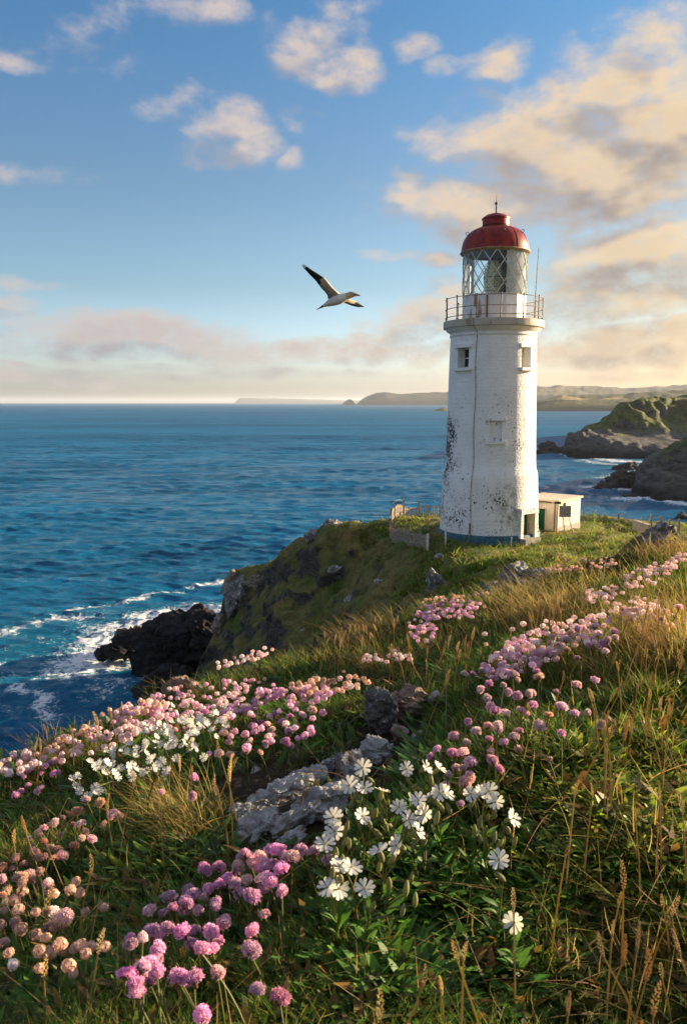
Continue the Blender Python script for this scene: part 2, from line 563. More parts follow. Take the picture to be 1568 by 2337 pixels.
def far_fn(x, y):
    z = rbf_eval(fit_far, x, y)
    near = sstep(8, 16, np.hypot(x, y))
    pl = sstep(4.0, 9.0, np.hypot(x - 8.45, y - 48))           # level round the tower
    zs = under_skyline(x, y, z, HL, -.05, 2.5)
    z = z + (np.where((y > 30) & (y < 90), zs, z) - z) * sstep(30, 36, y)
    z = z + near * pl * (0.35 * fbm(x * .22, y * .22, 5.0, 3) + 0.16 * fbm(x * .9, y * .9, 2.0, 2))
    return z


def near_fn(x, y):
    r = np.hypot(x, y)
    wgt = 1 - sstep(7.5, 11.5, r)
    z = rbf_eval(fit_near, x, y)
    z = z + 0.05 * fbm(x * 1.3, y * 1.3, 1.0, 3) + 0.018 * fbm(x * 6, y * 6, 8.0, 2)
    return z * wgt + Hfar(x, y) * (1 - wgt)


Hfar = Grid(-45, 65, -16, 100, 0.4, far_fn)
Hnear = Grid(-13, 13, -3, 13, 0.035, near_fn)


def H(x, y):
    x, y = np.asarray(x, float), np.asarray(y, float)
    return np.where(np.hypot(x, y) < 11.5, Hnear(x, y), Hfar(x, y))


def hit(px, py, h=0.0, t0=0.25, t1=95.0):
    """march the view rays to the ground raised by h; returns points (n,3), nan where there is none"""
    px, py = np.atleast_1d(np.asarray(px, float)), np.atleast_1d(np.asarray(py, float))
    d = ray(px, py)
    h = np.broadcast_to(h, px.shape)
    t = np.full(px.shape, t0)
    done = np.zeros(px.shape, bool)
    lo, hi = t.copy(), np.full(px.shape, np.nan)
    cur = t0
    while cur < t1:
        nx = cur * 1.012 + 0.003
        P = np.array([0, 0, CZ]) + d * nx
        below = (P[..., 2] < H(P[..., 0], P[..., 1]) + h) & ~done
        lo[below], hi[below] = cur, nx
        done |= below
        cur = nx
        if done.all():
            break
    for _ in range(12):
        m = (lo + hi) / 2
        P = np.array([0, 0, CZ]) + d * np.nan_to_num(m)[..., None]
        below = P[..., 2] < H(P[..., 0], P[..., 1]) + h
        hi, lo = np.where(below, m, hi), np.where(below, lo, m)
    P = np.array([0, 0, CZ]) + d * hi[..., None]
    return P


# ------------------------------------------------------------------ materials of the land
def grass_land_mat(name, rock_a, rock_b, grass_a, grass_b, scale=1.0, steep=(0.52, 0.74), lichen=0.5, sea_dark=True, rock_below=None):
    """turf where the ground lies back, bare rock with lichen where it is steep; wet and dark by the water"""
    m, nt, out = new_mat(name)
    ge = nt.n('ShaderNodeNewGeometry')
    pos = nt.vec('MULTIPLY', ge.outputs['Position'], (1 / scale,) * 3)
    nz = nt.xyz(ge.outputs['Normal'])[2]
    n1 = nt.noise(pos, .35, 6, .6)
    n2 = nt.noise(pos, 2.2, 6, .65)
    n3 = nt.noise(pos, 9.0, 5, .7)
    k = nt.math('ADD', nz, nt.math('MULTIPLY', nt.math('SUBTRACT', n2, .5), .45))
    turf = nt.ss(k, *steep)
    if rock_below:
        zz = nt.math('ADD', nt.xyz(ge.outputs['Position'])[2], nt.math('MULTIPLY', nt.math('SUBTRACT', n1, .5), rock_below * 1.2))
        turf = nt.math('MULTIPLY', turf, nt.ss(zz, rock_below * .75, rock_below * 1.25))
    st = nt.vec('MULTIPLY', pos, (1.0, 1.0, 2.6))
    ms = nt.noise(st, 1.1, 8, .7, 1.2)
    rock = nt.mix(nt.ss(ms, .35, .65), rock_a, rock_b)
    lic = nt.math('MULTIPLY', nt.ss(nt.noise(pos, 1.4, 7, .75), .60, .70), lichen)
    rock = nt.mix(lic, rock, (.34, .34, .33))
    gr = nt.mix(nt.ss(n1, .35, .65), grass_a, grass_b)
    gr = nt.mix(nt.math('MULTIPLY', nt.ss(n2, .46, .62), .75), gr, tuple(v * .38 for v in grass_b))
    gr = nt.mix(nt.math('MULTIPLY', nt.ss(n3, .4, .75), .6), gr, tuple(v * .45 for v in grass_a))
    c = nt.mix(turf, rock, gr)
    if sea_dark:
        z = nt.xyz(ge.outputs['Position'])[2]
        wet = nt.ss(nt.math('ADD', z, nt.math('MULTIPLY', nt.math('SUBTRACT', n1, .5), 6.0)), *((1.5, 7.5) if scale == 1 else (1.0, 6.0)))
        c = nt.mix(wet, (.012, .012, .012), c)
    b = nt.n('ShaderNodeBsdfPrincipled', {'Base Color': c, 'Roughness': .9, 'Specular IOR Level': .25})
    hgt = nt.math('ADD', nt.math('MULTIPLY', ms, 1.0), nt.math('MULTIPLY', n3, .5))
    nt.set(b.inputs['Normal'], nt.bump(hgt, 0.9, 0.35 * scale))
    nt.set(out.inputs[0], b)
    return m


def rock_mat(name, a, b_, lichen_c, lichen=0.5, scale=1.0, bump=0.03, brown=None, spots=True):
    m, nt, out = new_mat(name)
    co = nt.n('ShaderNodeTexCoord').outputs['Object']
    inf = nt.n('ShaderNodeObjectInfo')
    p = nt.vec('ADD', nt.vec('MULTIPLY', co, (scale,) * 3), nt.comb(nt.math('MULTIPLY', inf.outputs['Random'], 37.0), 0.0, 0.0))
    n1 = nt.noise(p, 2.0, 8, .68, .6)
    n2 = nt.noise(p, 14.0, 6, .7)
    n3 = nt.noise(nt.vec('MULTIPLY', p, (1.0, 1.0, 3.0)), 5.0, 6, .7, 1.0)
    c = nt.mix(nt.ss(n1, .35, .65), a, b_)
    c = nt.mix(nt.math('MULTIPLY', nt.ss(n3, .5, .75), .7), c, tuple(v * .35 for v in a))
    if brown is not None:
        c = nt.mix(nt.ss(nt.noise(p, 1.3, 5, .6), .5, .62), c, brown)
    lm = nt.math('MULTIPLY', nt.ss(nt.noise(p, 3.0, 8, .75), .53, .62), lichen)
    c = nt.mix(lm, c, lichen_c)
    if spots:
        v = nt.n('ShaderNodeTexVoronoi', {'Vector': p, 'Scale': 22.0})
        c = nt.mix(nt.math('MULTIPLY', nt.ss(v.outputs['Distance'], .22, .12), .65), c, (.035, .032, .03))
    b = nt.n('ShaderNodeBsdfPrincipled', {'Base Color': c, 'Roughness': .88, 'Specular IOR Level': .3})
    hgt = nt.math('ADD', n1, nt.math('MULTIPLY', n2, .45))
    hgt = nt.math('ADD', hgt, nt.math('MULTIPLY', n3, .6))
    nt.set(b.inputs['Normal'], nt.bump(hgt, 0.9, bump))
    nt.set(out.inputs[0], b)
    return m


M_head = grass_land_mat('headland_turf', (.030, .027, .024), (.105, .092, .078), (.105, .150, .028), (.270, .205, .065), 1.0, (.36, .58), .85)
M_cliff = grass_land_mat('cliff_turf', (.050, .047, .046), (.17, .158, .145), (.095, .130, .030), (.17, .17, .048), 6.0, (.40, .60), .55, True, 13.0)
M_soil = None


def soil_mat():
    m, nt, out = new_mat('dark_soil')
    pos = nt.n('ShaderNodeNewGeometry').outputs['Position']
    n1 = nt.noise(pos, 3.0, 6, .65)
    n2 = nt.noise(pos, 40.0, 6, .7)
    c = nt.mix(nt.ss(n1, .35, .65), (.020, .016, .008), (.055, .036, .020))
    c = nt.mix(nt.ss(n2, .5, .7), c, (.075, .055, .035))
    b = nt.n('ShaderNodeBsdfPrincipled', {'Base Color': c, 'Roughness': .95, 'Specular IOR Level': .1})
    nt.set(b.inputs['Normal'], nt.bump(n2, 1.0, .02))
    nt.set(out.inputs[0], b)
    return m


M_soil = soil_mat()


def rough_displace(X, Y, Z, amp, sc_, thr=(.55, 1.4)):
    """push steep parts of a height field along the normal with ridged rock noise"""
    gy, gx = np.gradient(Z)
    dx = np.gradient(X, axis=1)
    dy = np.gradient(Y, axis=0)
    gx, gy = gx / dx, gy / dy
    s = np.hypot(gx, gy)
    k = sstep(*thr, s)
    L = np.sqrt(1 + s * s)
    n = ridged(X * sc_, Y * sc_, Z * sc_ * 1.6, 5, .55) * .6 + fbm(X * sc_ * .4, Y * sc_ * .4, Z * sc_, 3) * .6
    d = n * amp * k
    return X - gx / L * d, Y - gy / L * d, Z + d / L * .6


def build_headland():
    xs, ys = np.arange(-30, 46, .26), np.arange(-12, 90, .26)
    X, Y = np.meshgrid(xs, ys)
    Z = Hfar(X, Y)
    r = np.hypot(X, Y)
    under = (1 - sstep(8.5, 12.0, r))
    Z = Z - 0.9 * under
    pl = sstep(3.5, 6.0, np.hypot(X - 8.45, Y - 48)) * sstep(9, 14, r)
    gy, gx = np.gradient(Z, .26)
    stp = sstep(.35, .9, np.hypot(gx, gy))
    X2, Y2, Z2 = rough_displace(X, Y, Z, .95, .36, (.55, 1.5))
    X2, Y2, Z2 = X + (X2 - X) * pl, Y + (Y2 - Y) * pl, Z + (Z2 - Z) * pl
    zs = under_skyline(X2, Y2, Z2, HL, .06, 2.5)
    zs = np.where((Y > 30) & (Y < 90), zs, Z2)
    Z2 = Z2 + (zs - Z2) * sstep(30, 36, Y)
    # hummocks of turf
    Z2 = np.maximum(Z2 + pl * ((.14 + .22 * stp) * fbm(X * 1.3, Y * 1.3, 3.0, 3) + (.12 + .45 * stp) * fbm(X * .5, Y * .5, 6.0, 2)), -6.0)
    me = np_mesh('headland', np.stack([X2, Y2, Z2], -1).reshape(-1, 3), grid_quads(*X.shape))
    tag(link('headland', me, M_head), 'grassy rocky headland dropping to the sea', 'headland', kind='structure')


def build_slope():
    a = np.linspace(R(-80), R(80), 420)
    r = np.geomspace(.3, 11.6, 330)
    A, RR = np.meshgrid(a, r)
    X, Y = RR * np.sin(A), RR * np.cos(A)
    Z = Hnear(X, Y) - 0.10 * sstep(10.9, 11.6, RR)
    Z = Z + .012 * ridged(X * 9, Y * 9, 0, 3) * (1 - sstep(6, 9, RR))
    me = np_mesh('ground', np.stack([X, Y, Z], -1).reshape(-1, 3), grid_quads(*X.shape)[:, ::-1])
    tag(link('ground', me, M_soil), 'dark soil slope under the flowers and grass', 'ground', kind='structure')


build_headland()
build_slope()


# ------------------------------------------------------------------ sea
def capsule(P, a, b):
    a, b = np.array(a), np.array(b)
    ab = b - a
    t = np.clip(((P - a) @ ab) / max(ab @ ab, 1e-9), 0, 1)
    return np.linalg.norm(P - (a + t[:, None] * ab), axis=1)


FOAM = [  # polylines in photograph pixels on the water, half-width in metres, strength
    ([(150, 1392), (230, 1378), (300, 1366), (345, 1352), (405, 1347)], 1.0, 1.0), ([(430, 1338), (505, 1328)], .8, .95), ([(-20, 1452), (60, 1432), (130, 1414), (190, 1412)], 1.5, .85), ([(180, 1425), (260, 1400)], 1.6, .55),
    ([(150, 1530), (200, 1480), (250, 1440), (330, 1425), (430, 1405)], 3.0, .95), ([(170, 1530), (230, 1522), (280, 1500)], 2.4, 1.0), ([(190, 1500), (260, 1470)], 2.6, 1.1), ([(230, 1580), (300, 1560), (360, 1590)], 1.6, .75),
    ([(40, 1575), (90, 1590), (110, 1640)], 1.0, .9), ([(0, 1640), (60, 1600)], 1.6, .55), ([(20, 1480), (120, 1500)], 2.0, .5), ([(300, 1590), (200, 1600)], 1.6, .55), ([(-30, 1560), (20, 1540)], 1.2, .7), ([(0, 1530), (20, 1500)], 1.2, .6), ([(330, 1410), (420, 1395), (500, 1392)], 2.6, 1.0), ([(70, 1450), (150, 1470)], 1.8, .5), ([(250, 1555), (180, 1560)], 1.5, .6),
    ([(1225, 1038), (1290, 1040), (1400, 1052), (1568, 1056)], 5.0, 1.1), ([(1330, 1052), (1420, 1062), (1480, 1066)], 5.0, .85), ([(1340, 1112), (1400, 1118), (1455, 1120)], 2.6, 1.05), ([(1420, 1140), (1470, 1136), (1568, 1150)], 3.4, 1.1),
    ([(1370, 1090), (1460, 1076)], 4.0, .8), ([(1520, 1200), (1600, 1206)], 2.2, .9), ([(1320, 1130), (1420, 1160)], 3.0, .45), ([(870, 953), (890, 950)], 18.0, .8), ([(900, 1040), (1010, 1035)], 9.0, .45)]


def build_sea():
    a = np.linspace(R(-38), R(38), 780)
    r = np.concatenate([np.linspace(20, 58, 60)[:-1], np.geomspace(58, 700, 860)[:-1], np.geomspace(700, 40000, 160)])
    A, RR = np.meshgrid(a, r)
    X, Y = (RR * np.sin(A)).ravel(), (RR * np.cos(A)).ravel()
    sp_ = np.broadcast_to(np.gradient(r)[:, None], A.shape).ravel()
    sp_ = np.maximum(sp_, RR.ravel() * (a[1] - a[0]))
    rw = np.random.default_rng(5)
    Z = np.zeros_like(X)
    DX, DY = np.zeros_like(X), np.zeros_like(X)
    for i in range(72):
        lam = 0.8 * (8.0 / 0.8) ** rw.random()
        th = rw.normal(R(-80), R(25))                 # travel direction: towards the cliffs
        kx, ky = 2 * math.pi / lam * math.cos(th), 2 * math.pi / lam * math.sin(th)
        amp = .0105 * lam ** .82
        fade = np.clip((lam / sp_ - 2.2) / 2.0, 0, 1)
        ph = kx * X + ky * Y + rw.random() * 6.28
        Z += amp * fade * np.cos(ph)
        DX -= amp * fade * np.sin(ph) * math.cos(th) * .9
        DY -= amp * fade * np.sin(ph) * math.sin(th) * .9
    for i in range(16):                                # long low swell that still shows far out
        lam = 9.0 * (34 / 9.0) ** rw.random()
        th = rw.normal(R(-84), R(16))
        kx, ky = 2 * math.pi / lam * math.cos(th), 2 * math.pi / lam * math.sin(th)
        Z += .0050 * lam * np.clip((lam / sp_ - 2.2) / 2.0, 0, 1) * np.cos(kx * X + ky * Y + rw.random() * 6.28)
    patch = 0.75 + 0.5 * fbm(X * .02, Y * .02, 1.0, 2)
    Z, DX, DY = Z * patch, DX * patch, DY * patch
    P2 = np.stack([X, Y], -1)
    foam = np.zeros_like(X)
    lim = np.hypot(X, Y) < 1100
    for pts, hw, s in FOAM:
        W = [on_z(px, py)[:2] for px, py in pts]
        for p, q in zip(W[:-1], W[1:]):
            d = capsule(P2[lim], p, q)
            v = s * np.clip(1 - (d / (2.4 * hw)), 0, 1) ** .8
            foam[lim] = np.maximum(foam[lim], v)
    Z = Z + .25 * foam * np.clip(fbm(X * .5, Y * .5, 2.0, 3), -.3, 1)
    V = np.stack([X + DX, Y + DY, Z], -1)
    me = np_mesh('sea', V, grid_quads(*A.shape)[:, ::-1], attrs={'foam': foam})
    m, nt, out = new_mat('sea_water')
    pos = nt.n('ShaderNodeNewGeometry').outputs['Position']
    dist = nt.vec('LENGTH', pos)
    at_ = nt.n('ShaderNodeAttribute', attribute_name='foam').outputs['Fac']
    st = nt.vec('MULTIPLY', pos, (.5, 1.3, 1.0))
    n1 = nt.noise(st, 2.1, 6, .66, .4)
    n2 = nt.noise(st, .22, 5, .6, .5)
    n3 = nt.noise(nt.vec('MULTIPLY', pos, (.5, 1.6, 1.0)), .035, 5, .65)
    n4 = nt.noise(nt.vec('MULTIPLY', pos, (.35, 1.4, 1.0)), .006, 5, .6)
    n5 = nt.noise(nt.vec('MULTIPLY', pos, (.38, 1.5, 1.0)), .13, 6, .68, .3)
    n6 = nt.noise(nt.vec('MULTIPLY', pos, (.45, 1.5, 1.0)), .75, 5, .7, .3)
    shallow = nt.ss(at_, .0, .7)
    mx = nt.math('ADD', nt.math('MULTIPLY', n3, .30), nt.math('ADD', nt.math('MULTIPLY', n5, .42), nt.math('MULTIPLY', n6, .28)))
    deep = nt.mix(nt.ss(nt.math('ADD', mx, nt.math('MULTIPLY', nt.math('SUBTRACT', n4, .5), .4)), .41, .59), SEA_A, SEA_B)  # light and dark of the ripples mixed into the water colour
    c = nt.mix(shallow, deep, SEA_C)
    fn = nt.noise(pos, .55, 9, .72, 1.4)
    fr = nt.noise(pos, 2.6, 6, .7, .8)
    fm = nt.math('ADD', nt.math('MULTIPLY', fn, .62), nt.math('MULTIPLY', fr, .38))
    fac = nt.math('ADD', at_, nt.math('MULTIPLY', nt.math('SUBTRACT', fm, .5), 3.8))
    fac = nt.math('MULTIPLY', nt.ss(fac, .62, 1.02), nt.ss(at_, .02, .2))
    caps = nt.ss(nt.math('ADD', n2, nt.math('MULTIPLY', n1, .25)), .90, .96)
    fac = nt.math('MAXIMUM', fac, nt.math('MULTIPLY', caps, .55))
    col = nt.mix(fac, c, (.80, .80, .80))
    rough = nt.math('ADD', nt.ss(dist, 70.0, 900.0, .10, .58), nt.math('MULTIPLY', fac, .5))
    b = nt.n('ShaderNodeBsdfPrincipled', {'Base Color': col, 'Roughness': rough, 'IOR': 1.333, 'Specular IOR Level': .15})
    hgt = nt.math('ADD', nt.math('MULTIPLY', n1, .60), nt.math('MULTIPLY', n2, nt.ss(dist, 80.0, 700.0, .4, 2.4)))
    hgt = nt.math('ADD', hgt, nt.math('MULTIPLY', n3, nt.ss(dist, 250.0, 3000.0, 0.0, 12.0)))
    nt.set(b.inputs['Normal'], nt.bump(hgt, .85, .75))
    nt.set(out.inputs[0], b)
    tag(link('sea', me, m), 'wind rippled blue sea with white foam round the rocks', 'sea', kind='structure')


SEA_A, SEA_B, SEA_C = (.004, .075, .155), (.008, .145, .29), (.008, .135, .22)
build_sea()


# ------------------------------------------------------------------ the coast across the inlet and the far hills
def build_coast(name, label, pts, extra, x0, x1, y0, y1, d, amp, scn, line):
    fit = rbf_fit(pix(pts) + extra, 2.0)
    xs, ys = np.arange(x0, x1, d), np.arange(y0, y1, d)
    X, Y = np.meshgrid(xs, ys)
    Z = rbf_eval(fit, X, Y)
    gy, gx = np.gradient(Z, d)
    stp = sstep(.22, .6, np.hypot(gx, gy)) * sstep(-2, 5, Z)
    Z = Z + sstep(0, 10, Z) * 2.0 * fbm(X * .03, Y * .03, 2.0, 4) + stp * (amp * .9 * ridged(X * scn * .55, Y * scn * .55, 0, 4) + amp * .45 * ridged(X * scn * 1.9, Y * scn * 1.9, 4.0, 3))
    Z = under_skyline(X, Y, Z, line, amp * .10 * fbm(X * .12, Y * .12, 3.0, 3) )
    X2, Y2, Z2 = rough_displace(X, Y, Z, amp * .5, scn * 1.6, (.45, 1.2))
    Z2 = np.maximum(Z2, -6)
    me = np_mesh(name, np.stack([X2, Y2, Z2], -1).reshape(-1, 3), grid_quads(*X.shape))
    tag(link(name, me, M_cliff), label, 'cliffs', kind='structure')


build_coast('cliff', 'dark sea cliff with a grassy top across the inlet',
            [(1281, 1036, 436), (1300, 1043, 425), (1400, 1052, 410), (1480, 1054, 405), (1568, 1052, 405), (1290, 1012, 440), (1320, 985, 450), (1350, 985, 445), (1372, 962, 456), (1400, 938, 470), (1440, 915, 480),
             (1480, 908, 492), (1530, 906, 510), (1568, 902, 530), (1700, 890, 560), (1420, 985, 450), (1500, 955, 470), (1568, 960, 470), (1450, 1015, 425), (1520, 1010, 428), (1568, 1010, 430), (1700, 1000, 440)],
            [(104, 470, -9), (98, 440, -9), (106, 520, -9), (109, 433, -6), (109, 450, -7), (111, 425, -6), (118, 560, -9), (150, 560, 5), (130, 600, -6), (180, 640, 8), (160, 700, -6), (330, 620, 45), (330, 460, 35), (330, 700, 30), (120, 400, -7), (180, 385, -7), (260, 385, -6), (330, 380, -4)],
            92, 330, 376, 700, 1.15, 5.0, .07,
            [(1276, 1037), (1280, 1026), (1299, 1013), (1307, 992), (1327, 982), (1345, 970), (1370, 963), (1400, 941), (1425, 918), (1440, 917), (1462, 908), (1518, 907), (1566, 899), (1700, 890)])
build_coast('cliff', 'nearer rocky cliff shoulder with turf along the top at the inlet',
            [(1461, 1132, 246), (1490, 1142, 237), (1530, 1146, 234), (1568, 1150, 232), (1640, 1160, 230), (1468, 1108, 250), (1482, 1078, 254), (1505, 1048, 260), (1535, 1022, 268), (1568, 1010, 276), (1640, 985, 290),
             (1540, 1080, 252), (1568, 1070, 254), (1568, 1040, 264), (1640, 1060, 256)],
            [(84, 250, -7), (82, 270, -7), (88, 240, -6), (92, 290, -5), (104, 300, -5), (112, 262, 14), (118, 320, -5), (150, 320, 6), (190, 300, 28), (190, 250, 22), (190, 226, -4), (120, 222, -5), (100, 226, -5), (190, 340, 4)],
            78, 200, 214, 340, .65, 3.0, .12,
            [(1447, 1128), (1452, 1118), (1459, 1104), (1460, 1082), (1468, 1066), (1480, 1050), (1493, 1038), (1512, 1027), (1530, 1018), (1548, 1009), (1566, 1002), (1640, 982)])


def ridge(name, label, ridge_px, base_py, Y, thick, m, noise_=0.0, front=.5, n=220, rows=26):
    """a far hill: its skyline at distance Y with real depth in front and behind"""
    xs = np.linspace(ridge_px[0][0], ridge_px[-1][0], n)
    ys = np.interp(xs, [p[0] for p in ridge_px], [p[1] for p in ridge_px])
    top = at(xs, ys, Y)
    zt = top[:, 2] + noise_ * fbm(xs * .05, 0 * xs, 3.0, 4)
    zt = np.maximum(zt, 0.5)
    V = []
    for j in range(rows):
        t = -1 + 2 * j / (rows - 1)                  # -1 front shore, 0 crest, 1 far shore
        yy = Y + t * thick * (front if t < 0 else 1)
        prof = (1 - abs(t)) ** .55 if t < 0 else (1 - t) ** .7
        z = zt * prof * (1 + (.07 * fbm(xs * .03, np.full_like(xs, t * 3.0), 7.0, 4) if 0 < abs(t) < 1 else 0)) - (6 if abs(t) == 1 else 0)
        V.append(np.stack([top[:, 0] * yy / Y, np.full_like(xs, yy), np.minimum(z, zt)], -1))
    me = np_mesh(name, np.concatenate(V), grid_quads(rows, n))
    tag(link(name, me, m), label, 'hill', kind='structure')


def hill_mat(name, a, b_, field, scale):
    m, nt, out = new_mat(name)
    pos = nt.n('ShaderNodeNewGeometry').outputs['Position']
    p = nt.vec('MULTIPLY', pos, (1 / scale,) * 3)
    c = nt.mix(nt.ss(nt.noise(p, 1.2, 6, .6), .4, .6), a, b_)
    v = nt.n('ShaderNodeTexVoronoi', {'Vector': p, 'Scale': 2.2}).outputs['Color']
    z = nt.xyz(pos)[2]
    f = nt.math('MULTIPLY', nt.ss(nt.xyz(v)[0], .60, .64), nt.ss(z, .07 * scale, .10 * scale))
    c = nt.mix(f, c, field)
    nz = nt.xyz(nt.n('ShaderNodeNewGeometry').outputs['Normal'])[2]
    c = nt.mix(nt.ss(nz, .80, .93), (.055, .045, .038), c)
    b = nt.n('ShaderNodeBsdfPrincipled', {'Base Color': c, 'Roughness': .95, 'Specular IOR Level': .1})
    nt.set(b.inputs['Normal'], nt.bump(nt.noise(p, 6.0, 5, .6), .6, .03 * scale))
    nt.set(out.inputs[0], b)
    return m


M_hill1 = hill_mat('field_hills', (.075, .080, .030), (.115, .10, .04), (.34, .25, .10), 350.0)
M_hill2 = hill_mat('far_hills', (.08, .07, .045), (.10, .09, .05), (.18, .15, .08), 900.0)
ridge('hill', 'low field covered hill across the bay behind the tower', [(994, 938.5), (1002, 933), (1012, 929), (1030, 934), (1100, 938), (1180, 934), (1215, 922), (1245, 909), (1285, 900), (1340, 901), (1400, 899), (1480, 893), (1568, 888), (1700, 884)], 940, 2900, 700, M_hill1, .3, .42)
ridge('hill', 'broad flat topped hill on the skyline behind the tower', [(1090, 922), (1160, 888), (1220, 881), (1280, 879), (1330, 880), (1400, 882.5), (1440, 885), (1475, 882), (1568, 877), (1700, 874)], 930, 6200, 1800, M_hill2, .6, .5)
ridge('hill', 'long dark headland across the bay with a pointed islet', [(779, 924.5), (786, 917), (795, 910.5), (803, 912), (811, 922), (815, 922.5), (822, 914), (840, 902), (856, 896), (880, 895), (905, 898), (940, 897), (1000, 894), (1060, 890), (1150, 884), (1250, 884), (1330, 886)], 925, 8000, 1100, M_hill2, .4, .3)
ridge('hill', 'faint flat land on the sea horizon', [(536, 918), (548, 908), (600, 908.5), (650, 909.5), (700, 911), (760, 912.5), (800, 914), (850, 914)], 918, 22000, 3000, M_hill2, 3.0, .3)

# ------------------------------------------------------------------ lighthouse
TX, TY = tuple(at(1114, 1232, 48)[:2])
TZ = float(at(1113, 1243, 45.1)[2])
T_ROT = -math.atan2(TX, TY)


def ht(py):
    """height of a photograph row above the tower base, read on the tower axis"""
    return float(at(1120, py, TY)[2]) - TZ


def tower_mat():
    m, nt, out = new_mat('white_tower_paint')
    co = nt.n('ShaderNodeTexCoord').outputs['Object']
    x, y, z = nt.xyz(co)
    th = nt.math('ARCTAN2', x, nt.math('MULTIPLY', y, -1.0))       # 0 faces the slope, positive towards the door
    n1 = nt.noise(co, 1.0, 6, .6)
    base = nt.mix(nt.ss(n1, .3, .7), (.75, .745, .73), (.86, .85, .83))
    # flaked black patches: clustered, heaviest on the weather side
    st = nt.vec('MULTIPLY', co, (1.0, 1.0, .85))
    clus = nt.noise(co, .62, 3, .55)
    spk = nt.noise(st, 8.0, 4, .62, .3)
    fine = nt.noise(st, 15.0, 3, .6)
    side = nt.ss(th, .05, -.95)                                    # 1 on the left flank
    zone_z = nt.math('MULTIPLY', nt.ss(z, 0.2, .9), nt.ss(z, 8.9, 7.2))
    amt = nt.math('ADD', nt.math('MULTIPLY', nt.math('SUBTRACT', clus, .47), .95), nt.math('MULTIPLY', side, .066))
    s1 = nt.math('ADD', nt.math('ADD', spk, nt.math('MULTIPLY', nt.math('SUBTRACT', fine, .5), .35)), amt)
    flake = nt.math('MULTIPLY', nt.ss(s1, .70, .735), zone_z)
    grey = nt.math('MULTIPLY', nt.ss(s1, .60, .70), nt.math('MULTIPLY', zone_z, .22))
    c = nt.mix(grey, base, (.30, .29, .28))
    c = nt.mix(flake, c, (.030, .034, .042))
    # specks along the foot and above the door
    foot = nt.math('MULTIPLY', nt.ss(z, 1.5, .75), nt.ss(nt.noise(nt.vec('MULTIPLY', co, (1, 1, 1.6)), 7.5, 4, .6), .60, .66))
    c = nt.mix(foot, c, (.05, .05, .05))
    # green-brown algae between the middle window and the door
    al = nt.math('MULTIPLY', nt.ss(nt.math('ABSOLUTE', nt.math('SUBTRACT', th, .40)), .42, .05), nt.math('MULTIPLY', nt.ss(z, .4, 1.2), nt.ss(z, 4.3, 2.4)))
    an = nt.math('MULTIPLY', al, nt.ss(nt.noise(st, 3.2, 7, .72), .42, .62))
    c = nt.mix(nt.math('MULTIPLY', an, .80), c, (.20, .16, .075))
    # faint horizontal courses of the brickwork under the paint and grime streaks
    w_ = nt.n('ShaderNodeTexWave', {'Vector': nt.comb(0.0, 0.0, z), 'Scale': 1.35, 'Distortion': 0.0}, bands_direction='Z').outputs['Fac']
    course = nt.ss(w_, .94, 1.0)
    scr = nt.math('MULTIPLY', nt.ss(nt.noise(nt.vec('MULTIPLY', co, (1, 1, 5.0)), 2.4, 5, .65), .60, .70), .22)
    c = nt.mix(scr, c, (.34, .33, .31))
    drip = nt.math('MULTIPLY', nt.ss(nt.noise(nt.vec('MULTIPLY', co, (5, 5, .35)), 1.6, 4, .6), .58, .75), .12)
    c = nt.mix(drip, c, (.36, .30, .22))
    b = nt.n('ShaderNodeBsdfPrincipled', {'Base Color': c, 'Roughness': .62, 'Specular IOR Level': .35})
    rc = nt.noise(co, 8.5, 6, .62)
    hgt = nt.math('ADD', nt.math('MULTIPLY', rc, 1.0), nt.math('MULTIPLY', flake, -.35))
    hgt = nt.math('ADD', hgt, nt.math('MULTIPLY', course, -.16))
    nt.set(b.inputs['Normal'], nt.bump(hgt, .85, .075))
    nt.set(out.inputs[0], b)
    return m


def stained_white(name, rust=.5, base=(.76, .75, .72), rust_c=(.30, .13, .04)):
    """white paint with rust and lime running down it"""
    m, nt, out = new_mat(name)
    co = nt.n('ShaderNodeTexCoord').outputs['Object']
    n1 = nt.noise(co, 2.0, 5)
    c = nt.mix(nt.ss(n1, .3, .7), tuple(v * .86 for v in base), base)
    dr = nt.noise(nt.vec('MULTIPLY', co, (2.3, 2.3, .28)), 1.5, 5, .62)
    c = nt.mix(nt.math('MULTIPLY', nt.ss(dr, .55, .64), rust), c, rust_c)
    d2 = nt.noise(nt.vec('MULTIPLY', co, (7, 7, .5)), 1.5, 4, .6)
    c = nt.mix(nt.math('MULTIPLY', nt.ss(d2, .52, .75), .42 * rust), c, (.38, .30, .20))
    b = nt.n('ShaderNodeBsdfPrincipled', {'Base Color': c, 'Roughness': .6, 'Specular IOR Level': .35})
    nt.set(b.inputs['Normal'], nt.bump(nt.noise(co, 9.0, 5), .4, .02))
    nt.set(out.inputs[0], b)
    return m


def glass_mat(name, tint=(.93, .97, .98), rough=0.0, alpha=.14):
    m, nt, out = new_mat(name)
    g = nt.n('ShaderNodeBsdfGlossy', {'Color': (.9, .95, 1), 'Roughness': .02})
    t = nt.n('ShaderNodeBsdfTransparent', {'Color': tint})
    fr = nt.n('ShaderNodeFresnel', {'IOR': 1.5}).outputs[0]
    mx = nt.n('ShaderNodeMixShader', {0: nt.math('MULTIPLY', fr, .9, clamp=True), 1: t, 2: g})
    nt.set(out.inputs[0], mx)
    return m


